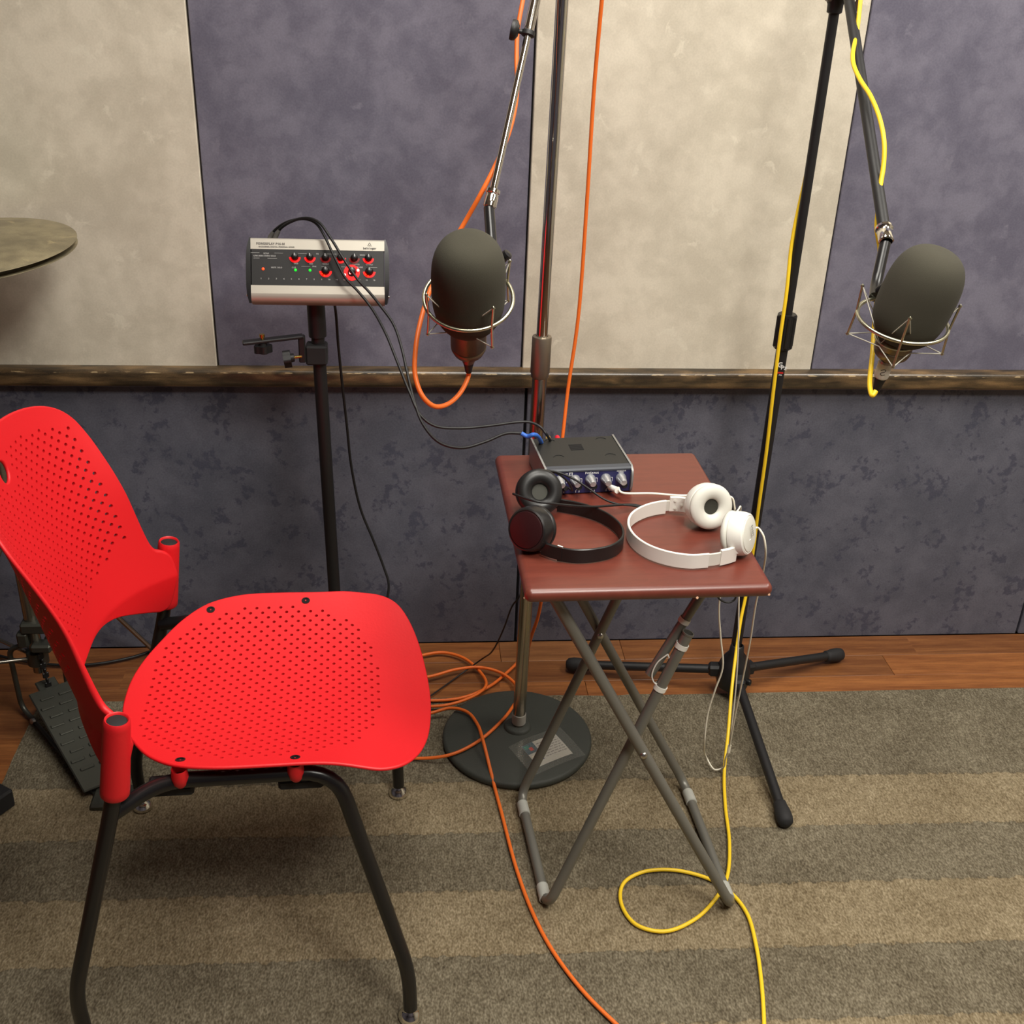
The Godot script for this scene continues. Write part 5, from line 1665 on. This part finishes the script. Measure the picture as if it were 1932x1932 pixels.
func cables() -> void:
	# orange microphone lead
	var o := thing("microphone_cable", "orange cable coiled on the floor and running up to the chrome boom", "cable", Vector3(0.1, 0, 0.6), 0.0, "microphone cables")
	var l := MB.new()
	l.tube(smooth(ORANGE, 7), 0.0034, 10)
	part("lead", l, M.orange, o)
	var ax := Vector3(-0.039, 0.882, 0.470).normalized()
	xlr("connector", Vector3(0.0782, 1.0435, 0.7411) - ax * 0.124, ax, mat(Color8(120, 96, 84), 0.3, 0.8), o)
	# yellow microphone lead
	var y := thing("microphone_cable", "yellow cable looped on the rug and running up the black tripod stand", "cable", Vector3(0.6, 0, 0.6), 0.0, "microphone cables")
	var k := MB.new()
	k.tube(smooth(YELLOW, 7), 0.0034, 10)
	part("lead", k, M.yellow, y)
	var a2 := Vector3(0.030, 0.9757, 0.2179).normalized()
	var base := Vector3(0.6471, 1.0383, 0.8012) - a2 * 0.062 - a2 * 0.028 + Vector3(-0.003, 0, 0)
	xlr("connector", base, a2, M.steel, y)
	var tape := MB.new()
	tape.xf = along(a2, base)
	tape.lathe([Vector2(0.0094, 0.002), Vector2(0.0098, 0.003), Vector2(0.0098, 0.024), Vector2(0.0094, 0.025)], 24)
	part("tape_label", tape, M.white_matte, y)
	# the hand-drawn mark on the tape
	var ink := MB.new()
	var toward := Vector3(-0.36, 0.25, 0.9).normalized()
	toward = (toward - a2 * toward.dot(a2)).normalized()
	var sx := a2.cross(toward)
	var stroke := []
	for q in [Vector2(-3.2, 2.2), Vector2(0.5, 4.8), Vector2(3.4, 3.8), Vector2(1.8, 1.2), Vector2(-1.6, -0.8), Vector2(-2.6, -3.0), Vector2(-0.2, -4.0), Vector2(2.6, -3.2), Vector2(3.6, -2.6)]:
		var u: float = q.x * 0.001
		stroke.append(base + a2 * (0.0135 + q.y * 0.001) + (toward * cos(u / 0.0098) + sx * sin(u / 0.0098)) * 0.0099)
	ink.tube(smooth(stroke, 4), 0.00045, 5)
	part("handwriting", ink, M.black_matte, y)
	# two black leads from the mixer to the amplifier
	for q in [[MIXER_A, "black lead from the mixer, upper of the pair sagging to the amplifier"], [MIXER_B, "black lead from the mixer with a blue sleeve at the amplifier"]]:
		var c := thing("audio_cable", q[1], "cable", q[0][0], 0.0, "black leads between mixer and amplifier")
		var b := MB.new()
		b.tube(smooth(q[0], 6), 0.0024, 8)
		part("lead", b, M.black, c)
		var sl := MB.new()
		sl.tube(smooth(q[0].slice(0, 3), 4), [0.0052, 0.0052, 0.0050, 0.0048, 0.0044, 0.0042, 0.0040, 0.0036, 0.0030], 10)
		part("strain_relief", sl, mat(Color8(96, 92, 88), 0.5), c)
		if q[0] == MIXER_B:
			var bl := MB.new()
			bl.tube(smooth(BLUE, 5), 0.0036, 10)
			part("blue_sleeve", bl, mat(Color8(50, 104, 196), 0.5), c)
	var pw := MB.new()
	pw.tube(smooth(POWER, 6), 0.0026, 8)
	single("power_cable", pw, M.black, POWER[-1], "black cable hanging behind the mixer pole to the floor", "cable")
	var th := MB.new()
	th.tube(smooth(THIN, 6), 0.0017, 8)
	single("thin_cable", th, M.black, THIN[-1], "thin black cable running from the table's back to the floor", "cable")
	var fc := MB.new()
	fc.tube(smooth(FLOORC, 6), 0.0032, 8)
	single("floor_cable", fc, M.black, FLOORC[-1], "black cable lying along the wooden floor by the wall", "cable")

func hi_hat() -> void:
	var at := Vector3(-0.752, -0.003, 0.222)
	var t := thing("hi_hat_stand", "dark metal hi-hat stand with ridged footboard behind the chair", "stand", at)
	var tube_ := mat(Color8(150, 146, 138), 0.25, 0.95)
	var cast := mat(Color8(86, 87, 80), 0.42, 0.7)
	var p := MB.new()
	p.tube([at + Vector3(0, 0.10, 0), at + Vector3(0, 0.63, 0)], 0.0130, 18)
	part("lower_tube", p, tube_, t)
	var u := MB.new()
	u.tube([at + Vector3(0, 0.62, 0), at + Vector3(0, 0.955, 0)], 0.0095, 16)
	u.tube([at + Vector3(0, 0.95, 0), at + Vector3(0, 1.12, 0)], 0.0032, 10)
	part("upper_tube", u, tube_, t)
	var col := MB.new()
	col.xf = Transform3D(Basis.IDENTITY, at + Vector3(0, 0.625, 0))
	col.lathe([Vector2(0.013, -0.02), Vector2(0.019, -0.018), Vector2(0.019, 0.012), Vector2(0.0095, 0.016)], 18)
	col.xf = along(Vector3(1, 0.1, 0.5), at + Vector3(0.015, 0.622, 0.008))
	col.lathe([Vector2(0, 0), Vector2(0.004, 0), Vector2(0.004, 0.014), Vector2(0.008, 0.015), Vector2(0.008, 0.022), Vector2(0, 0.023)], 12)
	part("height_collar", col, tube_, t)
	# braced legs
	var hub_y := 0.42
	var lc := MB.new()
	lc.xf = Transform3D(Basis.IDENTITY, at + Vector3(0, hub_y, 0))
	lc.lathe([Vector2(0.013, -0.022), Vector2(0.023, -0.018), Vector2(0.023, 0.018), Vector2(0.013, 0.022)], 16)
	part("leg_collar", lc, cast, t)
	var lo := MB.new()
	lo.xf = Transform3D(Basis.IDENTITY, at + Vector3(0, 0.135, 0))
	lo.lathe([Vector2(0.013, -0.018), Vector2(0.021, -0.015), Vector2(0.021, 0.015), Vector2(0.013, 0.018)], 16)
	part("leg_collar", lo, cast, t)
	for foot_at in [Vector3(-0.565, 0, 0.040), Vector3(-1.02, 0, 0.10), Vector3(-0.96, 0, 0.36)]:
		var d: Vector3 = Vector3(foot_at.x - at.x, 0, foot_at.z - at.z)
		var reach := d.length()
		d = d.normalized()
		var leg := MB.new()
		for s in [-0.008, 0.008]:
			var off: Vector3 = Vector3(-d.z, 0, d.x) * s
			leg.tube([at + Vector3(0, hub_y, 0) + d * 0.018 + off, at + d * reach + Vector3(0, 0.014, 0) + off], 0.0045, 8)
		var l := part("leg", leg, tube_, t)
		var br := MB.new()
		br.tube([at + Vector3(0, 0.135, 0) + d * 0.018, at + d * reach * 0.62 + Vector3(0, hub_y * 0.40, 0)], 0.0040, 8)
		part("brace", br, tube_, t)
		var rf := MB.new()
		rf.xf = Transform3D(Basis.IDENTITY, at + d * reach)
		rf.lathe([Vector2(0, 0), Vector2(0.013, 0), Vector2(0.014, 0.010), Vector2(0.010, 0.024), Vector2(0, 0.026)], 14, 0.3)
		part("rubber_foot", rf, M.black_matte, l)
	# base frame: two bars from the tube down to the floor, a plate, the pull chain
	var fr := MB.new()
	var fdir := Vector3(0.565, 0, 0.825)
	var fs := Vector3(fdir.z, 0, -fdir.x)
	fr.tube(rounded([at + Vector3(0, 0.17, 0) - fs * 0.022, at + Vector3(-0.052, 0.155, 0.004), at + Vector3(-0.046, 0.018, 0.012), at + Vector3(-0.016, 0.006, 0.042)], 0.03), 0.0055, 10)
	fr.tube(rounded([at + Vector3(0, 0.17, 0) + fs * 0.022, at + fs * 0.050 + Vector3(0, 0.145, 0), at + fs * 0.046 + Vector3(0, 0.012, 0.0)], 0.02), 0.0055, 10)
	fr.tube([at + Vector3(-0.016, 0.007, 0.042), at + fdir * 0.33 + Vector3(0, 0.007, 0) - fs * 0.02], 0.0045, 8)
	fr.tube([at + fs * 0.046 + Vector3(0, 0.008, 0), at + fdir * 0.33 + Vector3(0, 0.007, 0) + fs * 0.02], 0.0045, 8)
	part("base_frame", fr, cast, t)
	var yoke := MB.new()
	yoke.box(at + Vector3(0.008, 0.212, 0.006), Vector3(0.050, 0.024, 0.034), 0.004)
	yoke.box(at + Vector3(0.018, 0.168, 0.014), Vector3(0.040, 0.018, 0.030), 0.004)
	yoke.box(at + Vector3(-0.016, 0.185, 0.012), Vector3(0.022, 0.034, 0.022), 0.004)
	part("linkage", yoke, cast, t)
	var chain := MB.new()
	for k in 8:
		chain.xf = Transform3D(Basis(Vector3.UP, 0.6 + (PI * 0.5 if k % 2 == 0 else 0.0)), at + Vector3(0.012 + k * 0.0016, 0.158 - k * 0.010, 0.018 + k * 0.0022))
		chain.box(Vector3.ZERO, Vector3(0.012, 0.012, 0.004), 0.001)
	part("pull_chain", chain, M.black, t)
	var hook := MB.new()
	hook.box(at + Vector3(0.027, 0.071, 0.040), Vector3(0.014, 0.008, 0.010), 0.002)
	part("chain_clip", hook, M.chrome, t)
	var bd := MB.new()
	var f0 := at + Vector3(0.024, 0.080, 0.034)
	var f1 := at + fdir * 0.315 + Vector3(0, 0.020, 0)
	var along_ := (f1 - f0).normalized()
	var upn := fs.cross(along_).normalized()
	if upn.y < 0.0:
		upn = -upn
	bd.xf = Transform3D(Basis(fs, upn, fs.cross(upn)), (f0 + f1) * 0.5)
	var len_ := f0.distance_to(f1)
	bd.box(Vector3.ZERO, Vector3(0.082, 0.006, len_), 0.002)
	bd.box(Vector3(0, 0.0, -len_ * 0.5 - 0.010), Vector3(0.040, 0.006, 0.03), 0.002)
	var foot := part("footboard", bd, cast, t)
	for k in 9:
		for s in [-1.0, 1.0]:
			var rb := MB.new()
			rb.xf = bd.xf
			rb.box(Vector3(s * 0.018 + (0.004 if k % 2 == 0 else -0.004), 0.0042, -len_ * 0.40 + k * len_ * 0.09), Vector3(0.026, 0.0030, 0.007), 0.001)
			part("tread_ridge", rb, cast, foot)
	var heel := MB.new()
	heel.box(at + fdir * 0.345 + Vector3(0, 0.009, 0), Vector3(0.07, 0.014, 0.06), 0.004)
	part("heel_plate", heel, cast, t)
	for q in [at + Vector3(-0.012, 0.010, 0.050), at + Vector3(0.000, 0.058, 0.052)]:
		var sc := MB.new()
		sc.xf = along(Vector3(-0.6, 0.3, 0.7), q)
		sc.lathe([Vector2(0, 0), Vector2(0.006, 0), Vector2(0.006, 0.006), Vector2(0, 0.007)], 10)
		part("screw", sc, M.steel, t)
	# the pair of cymbals on it
	var bronze := mat(Color.WHITE, 0.45, 0.6, {"albedo_texture": paint(512, 512, Color8(136, 127, 104), Color8(166, 155, 126), Color8(190, 175, 136), 91, 70.0, 8.0)})
	for k in 2:
		var cy := MB.new()
		var c := at + Vector3(0.000, 0.957 + k * 0.010, 0.0)
		var f := along(Vector3(-0.055, 1.0, 0.03), c)
		cy.xf = f
		var dome := 1.0 if k == 1 else -1.0
		var prof := [Vector2(0.186, 0.0), Vector2(0.140, 0.0075), Vector2(0.095, 0.0125), Vector2(0.062, 0.0155), Vector2(0.050, 0.022), Vector2(0.036, 0.031), Vector2(0.018, 0.036), Vector2(0.005, 0.037)]
		var sheet := []
		for q in prof:
			sheet.append(Vector2(q.x, q.y * dome))
		var back := []
		for q in prof:
			back.append(Vector2(q.x, q.y * dome - 0.0011))
		var whole := back.duplicate()
		whole.reverse()
		var edge: Vector2 = sheet[0]
		whole.append(edge + Vector2(0.0006, -0.00055))
		whole.append_array(sheet)
		whole.append(whole[0])
		cy.lathe(whole, 80, 0.3)
		for i in cy.uv.size():
			var q := f.affine_inverse() * cy.v[i]
			cy.uv[i] = Vector2(q.x, q.z) * 2.4 + Vector2(0.5, 0.5)
		single("hi_hat_cymbal", cy, bronze, c, "bronze hi-hat cymbal, upper of the pair, domed upwards" if k == 1 else "bronze hi-hat cymbal, lower of the pair, domed downwards", "cymbal", "pair of hi-hat cymbals")
	# a flat black case whose corner shows at the rug's edge
	var bx := MB.new()
	bx.xf = Transform3D(Basis(Vector3.UP, 0.98), Vector3(-0.846, 0.0, 0.538))
	bx.box(Vector3(0, 0.020, 0), Vector3(0.17, 0.040, 0.17), 0.004)
	single("black_block", bx, M.black_matte, Vector3(-0.842, 0, 0.535), "low black block with a square corner on the rug's edge", "block")
	# print under clear tape on the iron base
	sticker()

func sticker() -> void:
	var host: Node3D = get_node("round_base_microphone_stand")
	var rng := RandomNumberGenerator.new()
	rng.seed = 9
	var im := Image.create(128, 80, false, Image.FORMAT_RGB8)
	im.fill(Color8(196, 190, 178))
	im.fill_rect(Rect2i(0, 0, 40, 34), Color8(60, 84, 96))
	im.fill_rect(Rect2i(4, 4, 16, 12), Color8(46, 128, 112))
	im.fill_rect(Rect2i(16, 14, 12, 12), Color8(210, 66, 58))
	for row in 7:
		var x := 46
		while x < 120:
			var l := 4 + rng.randi() % 12
			im.fill_rect(Rect2i(x, 10 + row * 8, mini(l, 122 - x), 3), Color8(140, 132, 128))
			x += l + 3
	im.fill_rect(Rect2i(6, 42, 34, 16), Color8(226, 214, 190))
	im.fill_rect(Rect2i(10, 60, 26, 4), Color8(70, 76, 120))
	for k in 400:
		im.set_pixel(rng.randi() % 128, rng.randi() % 80, Color8(170, 160, 148))
	var paper := mat(Color.WHITE, 0.45, 0.0, {"albedo_texture": ImageTexture.create_from_image(im)})
	var c := Vector3(0.268, 0.0, 0.428)
	var ex := Vector3(0.87, 0, -0.493)
	var ez := Vector3(0.493, 0, 0.87)
	for k in 2:
		var b := MB.new()
		var w := 0.084 if k == 0 else 0.128
		var d := 0.060 if k == 0 else 0.086
		var first := b.v.size()
		for j in 5:
			for i in 7:
				var u := i / 6.0 - 0.5
				var q := j / 4.0 - 0.5
				var at := c + ex * u * w + ez * q * d
				var r := Vector2(at.x - 0.2145, at.z - 0.364).length()
				var y := 0.0345 - (r - 0.05) / 0.05 * 0.0070 if r < 0.10 else 0.0275 - (r - 0.10) / 0.045 * 0.0090
				b.p(Vector3(at.x, y + 0.0006 + k * 0.0003, at.z), Vector3(0, 1, 0.12), Vector2(u + 0.5, q + 0.5))
		for j in 4:
			for i in 6:
				var a := first + j * 7 + i
				b.quad(a, a + 1, a + 8, a + 7)
		if k == 0:
			part("paper_label", b, paper, host)
		else:
			part("clear_tape", b, mat(Color(0.62, 0.62, 0.58, 0.16), 0.2, 0.0, {"transparency": BaseMaterial3D.TRANSPARENCY_ALPHA}), host)
